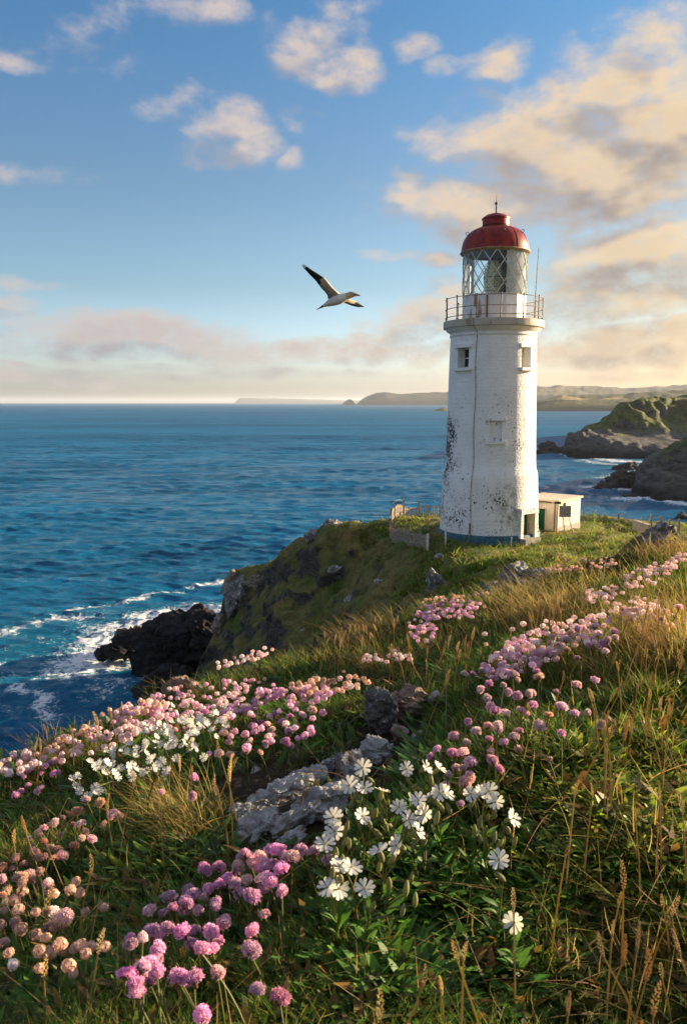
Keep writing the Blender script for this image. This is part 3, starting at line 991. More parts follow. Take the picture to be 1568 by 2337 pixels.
M_tower = tower_mat()
M_white = stained_white('gallery_white_paint', .12)
M_lantern_white = stained_white('lantern_wall_paint', 1.0, rust_c=(.36, .14, .03))
M_slab = stained_white('gallery_concrete', .75, (.50, .45, .38), (.26, .16, .08))
M_plinth = pbr('teal_plinth_paint', (.028, .11, .15), .6, bump=(9, .5, .03), vary=.2)
M_red = pbr('red_dome_paint', (.27, .022, .012), .45, vary=.22, scale=2.0, bump=(6, .12, .02), spec=.25)
M_redrim = pbr('rust_red_rim', (.16, .025, .02), .5)
M_rim = pbr('ochre_eave_trim', (.34, .24, .12), .55, vary=.2)
M_iron = pbr('weathered_iron', (.26, .20, .15), .65, vary=.35, scale=14)
M_bar = pbr('pale_glazing_bar', (.66, .64, .57), .5, vary=.2)
M_black = pbr('black_paint', (.012, .012, .014), .55)
M_glass = glass_mat('lantern_glass')
M_green = pbr('green_door_paint', (.012, .13, .045), .45, bump=(12, .2, .01))
M_cream = pbr('cream_reveal_paint', (.66, .58, .46), .65, bump=(14, .3, .01))
M_stone = pbr('step_stone', (.30, .27, .22), .85, bump=(10, .6, .03))
M_darkglass = pbr('dark_window_glass', (.02, .025, .03), .12, spec=.6)
M_sash = pbr('white_sash_paint', (.72, .70, .66), .5)


def lens_mat():
    m, nt, out = new_mat('lens_prisms')
    co = nt.n('ShaderNodeTexCoord').outputs['Object']
    z = nt.xyz(co)[2]
    v = nt.noise(nt.vec('MULTIPLY', co, (4, 4, 9)), 2.0, 4, .7)
    c = nt.mix(nt.ss(v, .30, .55), (.26, .25, .09), (.95, .86, .45))  # golden reflection of sun and sky put into the prism colour
    b = nt.n('ShaderNodeBsdfPrincipled', {'Base Color': c, 'Roughness': .08, 'IOR': 1.5, 'Transmission Weight': .12, 'Specular IOR Level': .8})
    nt.set(out.inputs[0], b)
    return m


M_lens = lens_mat()
M_brass = pbr('lens_brass', (.30, .22, .08), .35, metal=.8)


def S(t, r):
    return (r * math.sin(t), -r * math.cos(t))


def bool_cut(me, cutters):
    """openings cut into a solid mesh"""
    o = bpy.data.objects.new('tmp_solid', me)
    COL.objects.link(o)
    c = bpy.data.objects.new('tmp_cut', cutters)
    COL.objects.link(c)
    md = o.modifiers.new('cut', 'BOOLEAN')
    md.operation, md.object, md.solver = 'DIFFERENCE', c, 'EXACT'
    dg = bpy.context.evaluated_depsgraph_get()
    me2 = bpy.data.meshes.new_from_object(o.evaluated_get(dg))
    bpy.data.objects.remove(o)
    bpy.data.objects.remove(c)
    return me2


def build_lighthouse():
    root = thing('lighthouse', 'tall white lighthouse tower with flaking paint, lattice lantern and red domed roof', 'lighthouse', (TX, TY, TZ), T_ROT)
    z_pl, z_l0, z_l1 = .46, ht(1081), ht(1066)
    z_top = ht(768)
    prof = [(2.92, -1.2), (2.865, z_pl), (2.835, 1.4), (2.735, z_l0 - .05), (2.715, z_l0 + .14), (2.625, z_l1), (2.60, z_l1 + .4), (2.55, ht(977)), (2.49, ht(860)), (2.425, z_top)]
    pr = []
    for (r0, z0), (r1, z1) in zip(prof[:-1], prof[1:]):
        n = max(1, int((z1 - z0) / .5))
        pr += [(r0 + (r1 - r0) * i / n, z0 + (z1 - z0) * i / n) for i in range(n)]
    pr.append(prof[-1])
    solid = MB().lathe(pr, 112, cap=True).mesh('tower_wall')

    def frame(t, r, z):
        """matrix of a place on the wall: x along the wall, y outward"""
        M = Matrix.Rotation(t, 3, 'Z')
        c = Vector((*S(t, r), z))
        return c, M
    cut = MB()
    ops = {'w1': (R(-42), .86, ht(842), ht(797.5), .62), 'w2': (R(49), .80, ht(842), ht(797.5), .62), 'w3': (R(6), .66, ht(1002), ht(958.5), .24), 'door': (R(48), .98, .30, ht(1160), .45)}

    def rad(z):
        for (r0, z0), (r1, z1) in zip(prof[:-1], prof[1:]):
            if z0 <= z <= z1:
                return r0 + (r1 - r0) * (z - z0) / (z1 - z0)
        return prof[-1][0]
    for k, (t, wd, z0, z1, dep) in ops.items():
        c, M = frame(t, rad((z0 + z1) / 2), (z0 + z1) / 2)
        out_ = M @ Vector((0, -1, 0))
        cut.box(c + out_ * (.25 - dep / 2), (wd, dep + .5, z1 - z0), M=M)
    me = bool_cut(solid, cut.mesh('cut', False))
    me.polygons.foreach_set('use_smooth', [True] * len(me.polygons))
    me.set_sharp_from_angle(angle=R(30))
    me.materials.clear()
    link('tower_wall', me, M_tower, root)
    MB().lathe([(2.97, -1.2), (2.97, z_pl - .10), (2.94, z_pl - .02), (2.868, z_pl + .01)], 112).build('plinth_band', M_plinth, root)
    # windows: frame, sill, lintel
    for k in ('w1', 'w2', 'w3'):
        t, wd, z0, z1, dep = ops[k]
        zc = (z0 + z1) / 2
        c, M = frame(t, rad(zc), zc)
        o_ = M @ Vector((0, -1, 0))
        sx = M @ Vector((1, 0, 0))
        win = MB()
        back = c - o_ * (dep - .03)
        if k == 'w1':
            win.box(back + o_ * .01, (wd - .01, .03, z1 - z0 - .01), M=M)
            wo = win.build('window', M_darkglass, root, False)
            fr = MB()
            for a in (-1, 0, 1):
                fr.box(back + o_ * .05 + sx * a * (wd / 2 - .045) , (.07 if a else .04, .06, z1 - z0 - .01), M=M)
            for b_ in (-1, 0, 1):
                fr.box(back + o_ * .052 + Vector((0, 0, b_ * ((z1 - z0) / 2 - .045))), (wd - .012, .05, .06), M=M)
            fr.build('frame', M_sash, wo, False)
        else:
            win.box(back + o_ * .01, (wd - .01, .03, z1 - z0 - .01), M=M)
            wo = win.build('window', M_cream if k == 'w2' else M_tower, root, False)
        pr_ = -.08 if k == 'w3' else .0
        sl = MB().box(c + o_ * (.02 + pr_) + Vector((0, 0, -(z1 - z0) / 2 - .085)), (wd + .42, .40, .16), M=M)
        sl.build('sill', M_tower, wo, False)
        MB().box(c + o_ * (-.03 + pr_ * .5) + Vector((0, 0, (z1 - z0) / 2 + .10)), (wd + .40, .26, .19), M=M).build('lintel', M_tower, wo, False)
    # door deep in its reveal, with proud surround and a step
    t, wd, z0, z1, dep = ops['door']
    zc = (z0 + z1) / 2
    c, M = frame(t, rad(zc), zc)
    o_, sx = M @ Vector((0, -1, 0)), M @ Vector((1, 0, 0))
    sur = MB()
    for a in (-1, 1):
        sur.box(c + o_ * -.12 + sx * a * (wd / 2 + .115), (.23, .62, z1 - z0), M=M)
    sur.box(c + o_ * -.10 + Vector((0, 0, (z1 - z0) / 2 + .155)), (wd + .50, .66, .31), M=M)
    sur.build('door_surround', M_tower, root, False)
    dr = MB().box(c - o_ * (dep - .06), (wd - .01, .06, z1 - z0 - .01), M=M)
    dro = dr.build('door', M_green, root, False)
    MB().box(c + sx * (wd / 2 - .012) - o_ * (dep / 2 - .14), (.02, dep + .12, z1 - z0 - .02), M=M).build('door_leaf', M_cream, dro, False)
    hb = MB()
    hp = c + sx * (wd / 2 - .04) - o_ * .22 + Vector((0, 0, -.1))
    hb.tube([hp + Vector((0, 0, .14)), hp + Vector((0, 0, .14)) - sx * .05, hp - sx * .05 + Vector((0, 0, -.14)), hp + Vector((0, 0, -.14))], .014, 6)
    hb.build('handle', M_black, dro)
    MB().box(c + o_ * .0 + Vector((0, 0, -(z1 - z0) / 2 - .20)), (wd + .34, 1.0, .40), M=M).build('door_step', M_stone, root, False)
    # cable run down the wall with clips
    tc = R(-21)
    cb = MB().tube([(*S(tc + .012 * math.sin(z * 1.7), rad(z) + .025), z) for z in np.linspace(.55, z_top, 40)] , .016, 6)
    for z in np.arange(1.0, z_top, .55):
        cb.ball((*S(tc + .012 * math.sin(z * 1.7), rad(z) + .028), z), .034, 6, 4)
    zc2 = ht(742)
    cb.tube([(*S(tc, 2.45), z_top), (*S(tc, 2.50), z_top + .2), (*S(tc - .02, 2.84), zc2 - .25), (*S(tc - .03, 2.86), zc2 + .15)], .02, 6)
    cb.tube([(*S(tc, 3.0), -.1), (*S(tc, 2.91), 1.15)], .045, 8)
    cb.build('cable', M_iron, root)
    # string course, cornice, gallery slab
    zs0, zs1 = ht(751), ht(735)
    MB().lathe([(2.40, z_top - .06), (2.46, z_top - .05), (2.48, z_top), (2.455, z_top + .05), (2.45, z_top + .14), (2.50, z_top + .18), (2.62, zs0 - .16), (2.70, zs0 - .06), (2.74, zs0 - .01), (2.60, zs0)], 112).build('cornice', M_white, root, True, 60)
    MB().lathe([(1.5, zs0 + .004), (2.84, zs0 + .004), (2.85, zs0 + .05), (2.85, zs1 - .03), (2.82, zs1), (1.5, zs1)], 112).build('gallery_slab', M_slab, root)
    # railing
    zr = ht(683.5)
    rr = 2.73
    rail = MB()
    for zz in (zs1 + .20, zs1 + .66, zr - .03):
        rail.tube([(*S(2 * math.pi * k / 72, rr), zz) for k in range(73)], .021, 6, False)
    ro = rail.build('railing', M_iron, root)
    for k in range(13):
        t = R(8 + k * 360 / 13)
        MB().tube([(*S(t, rr), zs1), (*S(t, rr), zr)], .032, 8).ball((*S(t, rr), zr + .02), .052, 8, 6).ball((*S(t, rr), zs1 + .05), .055, 8, 6).ball((*S(t, rr), zs1 + .66), .042, 8, 6).build('rail_post', M_iron, ro)
    ta = R(57)
    MB().tube([(*S(ta, 2.62), zs1), (*S(ta, 2.66), zr), (*S(ta + .02, 2.74), ht(579))], [.03, .024, .014], 6).build('aerial', M_iron, root)
    # lantern
    zm = ht(677)
    ze = ht(579)
    rl = 1.78
    MB().lathe([(rl, zs1), (rl, zm - .04), (rl + .03, zm - .03), (rl + .03, zm), (1.2, zm)], 16).build('lantern_wall', M_lantern_white, root, False)
    MB().tube([(*S(R(-12), rl + .02), zs1 + .05), (*S(R(-12), rl + .02), zm - .12)], .05, 6).build('rusty_pipe', pbr('rust', (.22, .09, .03), .9), root)
    MB().lathe([(rl, zm + .004), (rl, ze)], 64).build('lantern_glass', M_glass, root)
    bars = MB()
    nb = 14
    for k in range(nb):
        for sgn in (-1, 1):
            pts = []
            for j in range(13):
                f = j / 12
                t = R(4) + 2 * math.pi * k / nb + sgn * f * 2 * math.pi * 2 / nb
                pts.append((*S(t, rl + .012), zm + (ze - zm) * f))
            bars.tube(pts, .026, 5, False)
    go = bars.build('glazing_bars', M_bar, root)
    # blank white screen on the landward side of the lantern, black shade behind the lens
    MB().lathe([(rl - .07, zm + .01), (rl - .07, ze)], 24, a0=R(22), a1=R(150)).build('blank_panel', pbr('blank_panel_white', (.80, .78, .74), .55), root)
    MB().lathe([(.95, zm + .01), (.95, ze - .28), (.80, ze - .1)], 16, a0=R(112), a1=R(205)).build('lens_shade', M_black, root)
    lp = [(.02, zm + .05), (.42, zm + .08), (.50, zm + .45), (.55, zm + .75), (.58, zm + 1.05), (.52, zm + 1.35), (.40, zm + 1.7), (.24, zm + 1.98), (.02, zm + 2.05)]
    ll = []
    for (r0, z0), (r1, z1) in zip(lp[:-1], lp[1:]):
        for i in range(4):
            r = r0 + (r1 - r0) * i / 4
            ll.append((max(.02, r + (.035 if i % 2 else 0)), z0 + (z1 - z0) * i / 4))
    lo = MB().lathe(ll, 28).build('lens', M_lens, root, False)
    lc = MB()
    for k in range(8):
        t = 2 * math.pi * k / 8
        lc.tube([(*S(t, r + .03), z) for r, z in lp[1:-1]], .018, 5)
    lc.lathe([(.60, zm + 1.02), (.63, zm + 1.05), (.60, zm + 1.08)], 28)
    lc.build('lens_cage', M_brass, lo)
    MB().ball((0, 0, zm + .95), .17, 14, 9, 1.4).build('lamp', pbr('lamp_glass', (.85, .82, .55), .1), lo)
    # dome
    MB().lathe([(.1, ze + .02), (1.70, ze + .02)], 40).build('lantern_ceiling', pbr('lantern_ceiling_blue', (.10, .14, .17), .7), root)
    MB().lathe([(rl - .05, ze - .10), (rl + .05, ze - .06), (1.94, ze - .03), (1.98, ze + .02), (1.97, ze + .06), (1.90, ze + .085)], 64).build('eave', M_rim, root)
    zn = ht(521)
    dome = [(1.92, ze + .07)]
    for i in range(1, 15):
        a = i / 14 * R(78)
        dome.append((.72 + (1.90 - .72) * math.cos(a) ** .93, ze + .07 + (zn - ze - .10) * math.sin(a) / math.sin(R(78))))
    dome.append((.73, zn))
    do = MB().lathe(dome, 64).build('dome_roof', M_red, root)
    sm = MB()
    for k in range(12):
        t = R(10) + 2 * math.pi * k / 12
        sm.tube([(*S(t, r + .004), z) for r, z in dome], .012, 5)
    sm.build('seams', M_redrim, do)
    for k in range(8):
        t = R(18) + 2 * math.pi * k / 8
        r0, z0 = dome[8]
        cx = Vector((*S(t, r0 + .07), z0 + .05))
        rd = Vector((*S(t, 1), 0))
        MB().tube([cx + (rd * math.cos(a) + Vector((0, 0, 1)) * math.sin(a)) * .085 for a in np.linspace(0, 2 * math.pi, 13)], .016, 5, False).build('lifting_eye', M_black, do)
    zv = ht(500)
    vo = MB().lathe([(.73, zn - .02), (.80, zn + .01), (.80, zn + .06), (.75, zn + .08), (.75, zv - .04), (.79, zv - .03), (.79, zv + .03), (.72, zv + .08), (.55, zv + .20), (.30, zv + .275), (.02, zv + .30)], 48).build('ventilator', M_red, root)
    MB().lathe([(.755, zn + .10), (.775, zn + .12), (.755, zn + .14)], 48).lathe([(.795, zn + .02), (.815, zn + .035), (.795, zn + .055)], 48).build('dark_ring', M_black, vo)
    zf = ht(445)
    fb = MB().tube([(0, 0, zv + .28), (0, 0, zf)], [.035, .008], 6)
    zb = ht(464.5)
    for i in range(6):
        fb.ball((0, 0, zv + .36 + i * (zb - zv - .45) / 6), .05, 8, 4, .6)
    fb.ball((0, 0, zb), .085, 10, 6, 1.1)
    fb.tube([(-.09, 0, zb + .01), (.09, 0, zb + .01)], .02, 5)
    fb.build('finial', M_black, root)


build_lighthouse()


# ------------------------------------------------------------------ hut, signboard, fences by the tower
def build_hut():
    c0 = at(1270, 1214, 48.6)
    z0 = float(c0[2]) - .05
    cr = at(1322, 1200, 51.0)
    a = math.atan2(cr[1] - c0[1], cr[0] - c0[0])
    L1 = math.hypot(cr[1] - c0[1], cr[0] - c0[0])
    L2 = 2.5
    root = thing('hut', 'low cream flat roofed hut with a green door beside the tower', 'hut', (c0[0], c0[1], z0), a)
    hh = float(at(1270, 1146, 48.6)[2]) - z0
    M_hw = pbr('cream_render', (.70, .60, .46), .75, bump=(8, .5, .03), vary=.08, scale=2.0)
    me = MB().box((L1 / 2, L2 / 2, hh / 2 - .3), (L1, L2, hh + .6)).mesh('wall', False)
    cut = MB().box((0, 1.18, .66), (.30, .78, 1.42)).mesh('cut', False)
    me = bool_cut(me, cut)
    me.materials.clear()
    link('wall', me, M_hw, root)
    ro = MB().box((L1 / 2 + .02, L2 / 2, hh + .06), (L1 + .22, L2 + .22, .12)).build('roof', pbr('pale_roof_felt', (.52, .42, .33), .8, bump=(6, .4, .02)), root, False)
    MB().box((-.125, L2 / 2 + .2, hh - .03), (.05, L2 - .3, .06)).build('gutter', M_black, ro, False)
    do = MB().box((.12, 1.18, .66), (.05, .775, 1.415)).build('door', M_green, root, False)
    MB().tube([(.085, .92, .62), (.06, .92, .62), (.06, .92, .74), (.085, .92, .74)], .012, 6).build('handle', M_black, do)
    fr = MB()
    for yy in (.76, 1.60):
        fr.box((.0, yy, .68), (.07, .07, 1.50))
    fr.box((.0, 1.18, 1.41), (.07, .91, .08))
    fr.build('door_frame', M_cream, root, False)
    MB().box((-.16, 1.18, -.06), (.36, 1.0, .14)).build('door_step', M_stone, root, False)
    MB().tube([(-.06, .16, -.1), (-.06, .16, hh - .06), (-.10, .20, hh - .01)], .035, 8).build('downpipe', M_iron, root)
    MB().tube([(L1 * .30, -.05, .2), (L1 * .30, -.05, hh - .25)], .018, 6).box((L1 * .30, -.05, hh - .2), (.14, .09, .18)).build('cable_box', M_iron, root)
    MB().box((L1 / 2, -.012, .07), (L1 + .03, .03, .5)).build('base_course', M_stone, root, False)
    # signboard standing in front of the long wall
    p = at(1284, 1213, 47.6)
    sg = thing('signboard', 'blank grey signboard on three iron legs in front of the hut', 'sign', tuple(p), T_ROT * .6)
    gz = float(p[2])
    zb0, zb1 = float(at(1286, 1180, 47.6)[2]) - gz, float(at(1286, 1154, 47.6)[2]) - gz
    MB().box((.08, -.02, (zb0 + zb1) / 2), (.68, .035, zb1 - zb0)).build('board', pbr('grey_board', (.19, .185, .18), .7, vary=.1), sg, False)
    MB().tube([(-.36, .02, -.3), (-.32, .02, zb1 + .12)], .035, 8).build('leg', M_iron, sg)
    MB().tube([(.14, .06, -.3), (-.06, .02, zb0 + .15)], .028, 6).build('leg', M_iron, sg)
    MB().tube([(.66, .06, -.3), (.26, .02, zb0 + .15)], .028, 6).build('leg', M_iron, sg)
    MB().box((-.36, -.03, zb1 + .17), (.34, .16, .12)).ball((-.22, -.08, zb1 + .13), .07, 8, 6).build('lamp_head', M_black, sg)


build_hut()


def on_ground(px, py, Y, dz=0.0):
    p = at(px, py, Y)
    return np.array([p[0], p[1], float(H(p[0], p[1])) + dz])


M_pale_wood = pbr('weathered_pale_wood', (.33, .275, .21), .85, vary=.25, scale=9)
M_post = pbr('white_post_paint', (.62, .58, .52), .75, vary=.15)


def build_fences():
    path = [on_ground(*q) for q in ((1008, 1178, 58.5), (985, 1176, 58.8), (955, 1180, 58.8), (925, 1186, 58), (900, 1196, 56.5), (889, 1212, 54.2), (890, 1228, 52), (902, 1240, 50.2), (925, 1250, 48.4), (950, 1258, 46.8), (970, 1264, 45.6))]
    pts = []
    for a, b in zip(path[:-1], path[1:]):
        n = max(2, int(np.linalg.norm(b - a) / .135))
        pts += [a + (b - a) * i / n for i in range(n)]
    pts.append(path[-1])
    for q in pts:
        q[2] = float(H(q[0], q[1]))
    root = thing('fence', 'curved pale picket fence ringing the grass plot left of the tower', 'fence', tuple(pts[0]))
    o = Vector(pts[0])
    pk, rl_ = MB(), MB()
    for i, q in enumerate(pts):
        q = Vector(q) - o
        nx = Vector(pts[min(i + 1, len(pts) - 1)]) - Vector(pts[max(i - 1, 0)])
        rz = math.atan2(nx.y, nx.x)
        pk.box(q + Vector((0, 0, .42)), (.062, .03, .90 + .05 * math.sin(i * 2.3)), rz)
    pk.build('picket_panel', M_pale_wood, root, False)
    for h in (.25, .72):
        rl_.tube([Vector(q) - o + Vector((0, 0, h)) for q in pts[::3]], .03, 5)
    rl_.build('rail', M_pale_wood, root)
    top = MB()
    for i in range(0, len(pts), max(1, len(pts) // 9)):
        q = Vector(pts[i]) - o
        MB().box(q + Vector((.03, .05, .55)), (.12, .12, 1.55)).build('post', M_pale_wood, root, False)
    top.tube([Vector(q) - o + Vector((0, 0, 1.2)) for q in pts[::3][:14]], .012, 4)
    top.build('wire', M_iron, root)
    # loose white posts in front of the plinth
    labs = ['tall white post closing the front end of the picket fence', 'thin white post standing between the picket fence and the teal plinth', 'short grey post in the grass in front of the tower door']
    for (px, py, Y, h, r), lb in zip(((975, 1265, 45.3, .95, .07), (1016, 1256, 45.4, .85, .05), (1166, 1256, 44.4, .55, .03)), labs):
        q = on_ground(px, py, Y)
        t = thing('fence_post', lb, 'post', tuple(q), .3, 'loose posts round the tower')
        MB().box((0, 0, h / 2 - .2), (r * 1.7, r * 1.7, h + .4)).build('shaft', M_post, t, False)
        MB().lathe([(r * 1.25, h + .004), (r * 1.0, h + .02), (.005, h + .05)], 4).build('cap', M_post, t, False)
    # fence on the far right edge
    root = thing('wire_fence', 'sagging post and wire fence along the turf edge right of the hut', 'fence', tuple(on_ground(1322, 1182, 58.0)))
    o = root.location.copy()
    fp = [on_ground(*q) for q in ((1324, 1184, 58.5), (1366, 1188, 58), (1410, 1192, 57), (1450, 1200, 54.5), (1484, 1214, 51.5), (1505, 1222, 50), (1524, 1232, 48), (1546, 1240, 46))]
    hs = (.5, .5, .55, .7, 1.15, 1.05, .95, .9)
    for q, h in zip(fp, hs):
        MB().box(Vector(q) - o + Vector((0, 0, h / 2 - .15)), (.10, .10, h + .4), .2).build('post', M_pale_wood, root, False)
    for f in (.35, .62, .92):
        MB().tube([Vector(q) - o + Vector((0, 0, h * f)) for q, h in zip(fp, hs)], .014, 4).build('wire', M_iron, root)
    a, b = on_ground(1446, 1204, 54.0), on_ground(1482, 1214, 51.8)
    t = thing('low_wall', 'short low concrete wall beside the fence right of the hut', 'wall', tuple((a + b) / 2), math.atan2(b[1] - a[1], b[0] - a[0]))
    L = float(np.linalg.norm(b - a))
    MB().box((0, 0, .12), (L, .22, .95)).build('panel', pbr('pale_concrete', (.40, .34, .27), .85, bump=(7, .5, .02)), t, False)
    MB().box((0, 0, .63), (L + .08, .30, .07)).build('coping', pbr('concrete_coping', (.36, .31, .25), .85), t, False)
    q = on_ground(1062, 1262, 44.6)


build_fences()


# ------------------------------------------------------------------ gannet
def build_bird():
    Y0 = 16.0
    K = 7.467 / 1.0816 ** -1
    # coordinates measured in an enlargement of the photograph: zoom px -> raster px
    def zp(zx, zy, dy=0.0):
        px, py = (720 + zx / 7.467) / 1.0816, (620 + zy / 7.467) / 1.0816
        return Vector(at(px, py, Y0 + dy))
    o = zp(850, 890)
    V, F, MI = [], [], []

    def loft(rings, mats):
        b = len(V)
        n = len(rings[0])
        for rg in rings:
            V.extend([p - o for p in rg])
        for i in range(len(rings) - 1):
            for k in range(n):
                k2 = (k + 1) % n
                F.append((b + i * n + k, b + i * n + k2, b + (i + 1) * n + k2, b + (i + 1) * n + k))
                MI.append(mats(i, k))
        F.append(tuple(b + k for k in range(n))[::-1])
        MI.append(mats(0, 0))
        F.append(tuple(b + (len(rings) - 1) * n + k for k in range(n)))
        MI.append(mats(len(rings) - 2, 0))
    sc_ = 1 / 897.0
    body = [(458, 1078, 4, 9), (520, 1045, 11, 30), (575, 1012, 20, 36), (625, 990, 34, 40), (690, 958, 58, 58), (770, 922, 78, 78), (850, 893, 87, 88), (930, 867, 80, 82), (1000, 842, 66, 66), (1050, 822, 56, 52), (1095, 803, 55, 48), (1135, 798, 47, 42), (1170, 798, 34, 30), (1195, 802, 24, 20), (1235, 812, 14, 11), (1287, 826, 2.5, 2.5)]
    rings = []
    for i, (x, y, rv, rd) in enumerate(body):
        x0, y0 = body[max(i - 1, 0)][:2]
        x1, y1 = body[min(i + 1, len(body) - 1)][:2]
        d = Vector((x1 - x0, 0, -(y1 - y0))).normalized()
        nrm = Vector((-d.z, 0, d.x))
        c = zp(x, y)
        rings.append([c + nrm * (rv * sc_ * math.cos(a)) + Vector((0, 1, 0)) * (rd * sc_ * math.sin(a)) for a in np.linspace(0, 2 * math.pi, 17)[:-1]])
    # 0 white, 1 buff, 2 black, 3 bill, 4 white wing with shade in its colour
    loft(rings, lambda i, k: 3 if i >= 12 else (1 if i >= 8 else (2 if i < 2 else 0)))

    def wing(sec, tip_from):
        rings = []
        for (lx, ly, ldy, tx, ty, tdy, th) in sec:
            a, b = zp(lx, ly, ldy), zp(tx, ty, tdy)
            up = (b - a).cross(Vector((.3, 1, .1))).normalized()
            nn = Vector((0, -1, 0)) - (b - a).normalized() * Vector((0, -1, 0)).dot((b - a).normalized())
            nn.normalize()
            rg = []
            for f, hgt in ((0, 0), (.08, .8), (.25, 1), (.6, .55), (1, .06), (.6, -.35), (.25, -.5), (.08, -.5)):
                rg.append(a + (b - a) * f + nn * hgt * th)
            rings.append(rg)
        loft(rings, lambda i, k: 2 if (i >= tip_from or (i >= tip_from - 1 and k in (3, 4))) else 4)
    wing([(905, 800, .0, 672, 885, .0, .05), (835, 738, -.06, 655, 806, -.05, .035), (760, 668, -.12, 610, 745, -.10, .03), (690, 585, -.18, 552, 690, -.16, .028), (640, 520, -.22, 500, 620, -.20, .024), (600, 488, -.24, 455, 556, -.22, .02), (520, 436, -.28, 400, 500, -.26, .016), (430, 380, -.33, 335, 436, -.31, .013), (340, 322, -.37, 285, 378, -.36, .010), (270, 272, -.41, 232, 322, -.40, .007)], 5)
    for lx, ly, tx, ty in ((262, 268, 214, 229), (250, 280, 186, 238), (240, 296, 184, 260), (238, 312, 220, 312)):
        wing([(lx, ly, -.405, lx - 12, ly + 16, -.40, .006), ((lx + tx) / 2, (ly + ty) / 2, -.42, (lx + tx) / 2 - 7, (ly + ty) / 2 + 9, -.42, .005), (tx, ty, -.43, tx - 1, ty + 1.5, -.43, .002)], 0)
    wing([(960, 850, .05, 900, 900, .05, .05), (1045, 886, .18, 935, 942, .16, .03), (1100, 897, .3, 1010, 968, .28, .025), (1150, 910, .40, 1065, 990, .38, .022), (1195, 930, .50, 1110, 1006, .48, .018), (1240, 955, .58, 1165, 1020, .57, .014), (1290, 992, .66, 1225, 1034, .65, .009), (1343, 1024, .74, 1325, 1029, .74, .004)], 4)
    # wedge tail
    wing([(700, 905, .03, 690, 960, .03, .03), (600, 985, .01, 600, 1030, .01, .02), (456, 1078, 0, 462, 1080, 0, .004)], 9)
    me = bpy.data.meshes.new('gannet')
    me.from_pydata([tuple(v) for v in V], [], F)
    for m in (pbr('white_feathers', (.66, .62, .56), .8, vary=.06), pbr('buff_head_feathers', (.50, .37, .20), .8), pbr('black_wing_feathers', (.018, .014, .012), .7), pbr('grey_bill', (.20, .23, .25), .5), pbr('shaded_wing_feathers', (.46, .39, .31), .8, vary=.12)):  # wing feathers are white, darkened in colour for their shaded underside
        me.materials.append(m)
    me.polygons.foreach_set('material_index', MI)
    me.polygons.foreach_set('use_smooth', [True] * len(F))
    me.update()
    g = link('gannet', me)
    g.location = o
    tag(g, 'white gannet gliding over the sea with raised black tipped wing', 'seabird')
    e = MB().tube([zp(1130, 803, -.047) - o, zp(1165, 793, -.04) - o, zp(1185, 796, -.03) - o], [.004, .009, .004], 6).ball(zp(1152, 796, -.046) - o, .009, 8, 6)
    e.build('eye', M_black, g)


build_bird()

# ------------------------------------------------------------------ rocks
def icosphere(sub):
    import bmesh
    bm = bmesh.new()
    bmesh.ops.create_icosphere(bm, subdivisions=sub, radius=1.0)
    V = np.array([v.co[:] for v in bm.verts])
    Q = np.array([[v.index for v in f.verts] for f in bm.faces])
    bm.free()
    return V, Q


ICO = {k: icosphere(k) for k in (2, 3, 4, 5, 6)}


def rock(name, label, cat, loc, dims, m, seed, sub=5, planes=18, rough=.15, freq=1.7, M=None, group=None, strata=0.0):
    """an angular weathered rock: a ball cut by random planes, then broken up with ridged noise"""
    rr = np.random.default_rng(seed)
    V, Q = ICO[sub]
    V = V.copy()
    for _ in range(planes):
        n = rr.normal(size=3)
        n /= np.linalg.norm(n)
        d = rr.uniform(.42, .82)
        e = V @ n - d
        V = V - np.clip(e, 0, None)[:, None] * n * .96
    N = V / np.maximum(np.linalg.norm(V, axis=1, keepdims=True), 1e-6)
    half = np.array(dims) / 2
    mean = float(np.prod(half) ** (1 / 3))
    W = V * half / mean                                   # noise in true proportions, so long rocks do not smear
    o = rr.uniform(-50, 50, 3)
    q = W * freq + o
    dis = rough * (ridged(q[:, 0], q[:, 1], q[:, 2], 6, .6) * .75 + fbm(q[:, 0] * 2.4, q[:, 1] * 2.4, q[:, 2] * 2.4, 4) * .5)
    # broken steps: the surface snaps to cleavage planes
    t = W @ np.array([.45, .3, .84]) * 4.0 + fbm(q[:, 0] * .6, q[:, 1] * .6, q[:, 2] * .6, 3) * 1.3
    dis = dis + rough * .55 * (np.abs((t % 1.0) - .5) * 2) ** .5 * np.sign(np.sin(t * 2.1 + o[1]))
    if strata:
        t = V @ np.array([.35, .25, .9])
        dis = dis + strata * pnoise(t * 7 + o[0], 0 * t, fbm(q[:, 0] * .4, q[:, 1] * .4, 0, 2) * .8)
    V = (W + N * dis[:, None]) * mean
    if M is not None:
        V = V @ np.array(M).T
    me = np_mesh(name, V, Q)
    me.set_sharp_from_angle(angle=R(50))
    o = link(name, me, m)
    o.location = loc
    return tag(o, label, cat, group)


M_rock_pale = rock_mat('pale_lichen_rock', (.29, .28, .265), (.50, .485, .46), (.66, .66, .65), .7, 9.0, .012, brown=(.20, .14, .09))
M_rock_brown = rock_mat('brown_soil_rock', (.18, .125, .085), (.34, .25, .175), (.45, .42, .38), .4, 10.0, .012)
M_rock_dark = rock_mat('dark_lichen_rock', (.085, .077, .07), (.21, .19, .17), (.55, .55, .55), .85, 6.0, .016)
M_rock_mid = rock_mat('grey_outcrop', (.10, .093, .085), (.25, .23, .205), (.55, .55, .54), .9, .9, .10, spots=False)
M_rock_sea = rock_mat('wet_black_rock', (.006, .006, .006), (.020, .018, .017), (.06, .045, .03), .25, .35, .25, spots=False)
M_rock_far = rock_mat('sea_stack_rock', (.040, .034, .030), (.085, .07, .06), (.12, .10, .085), .4, .08, .8, spots=False)


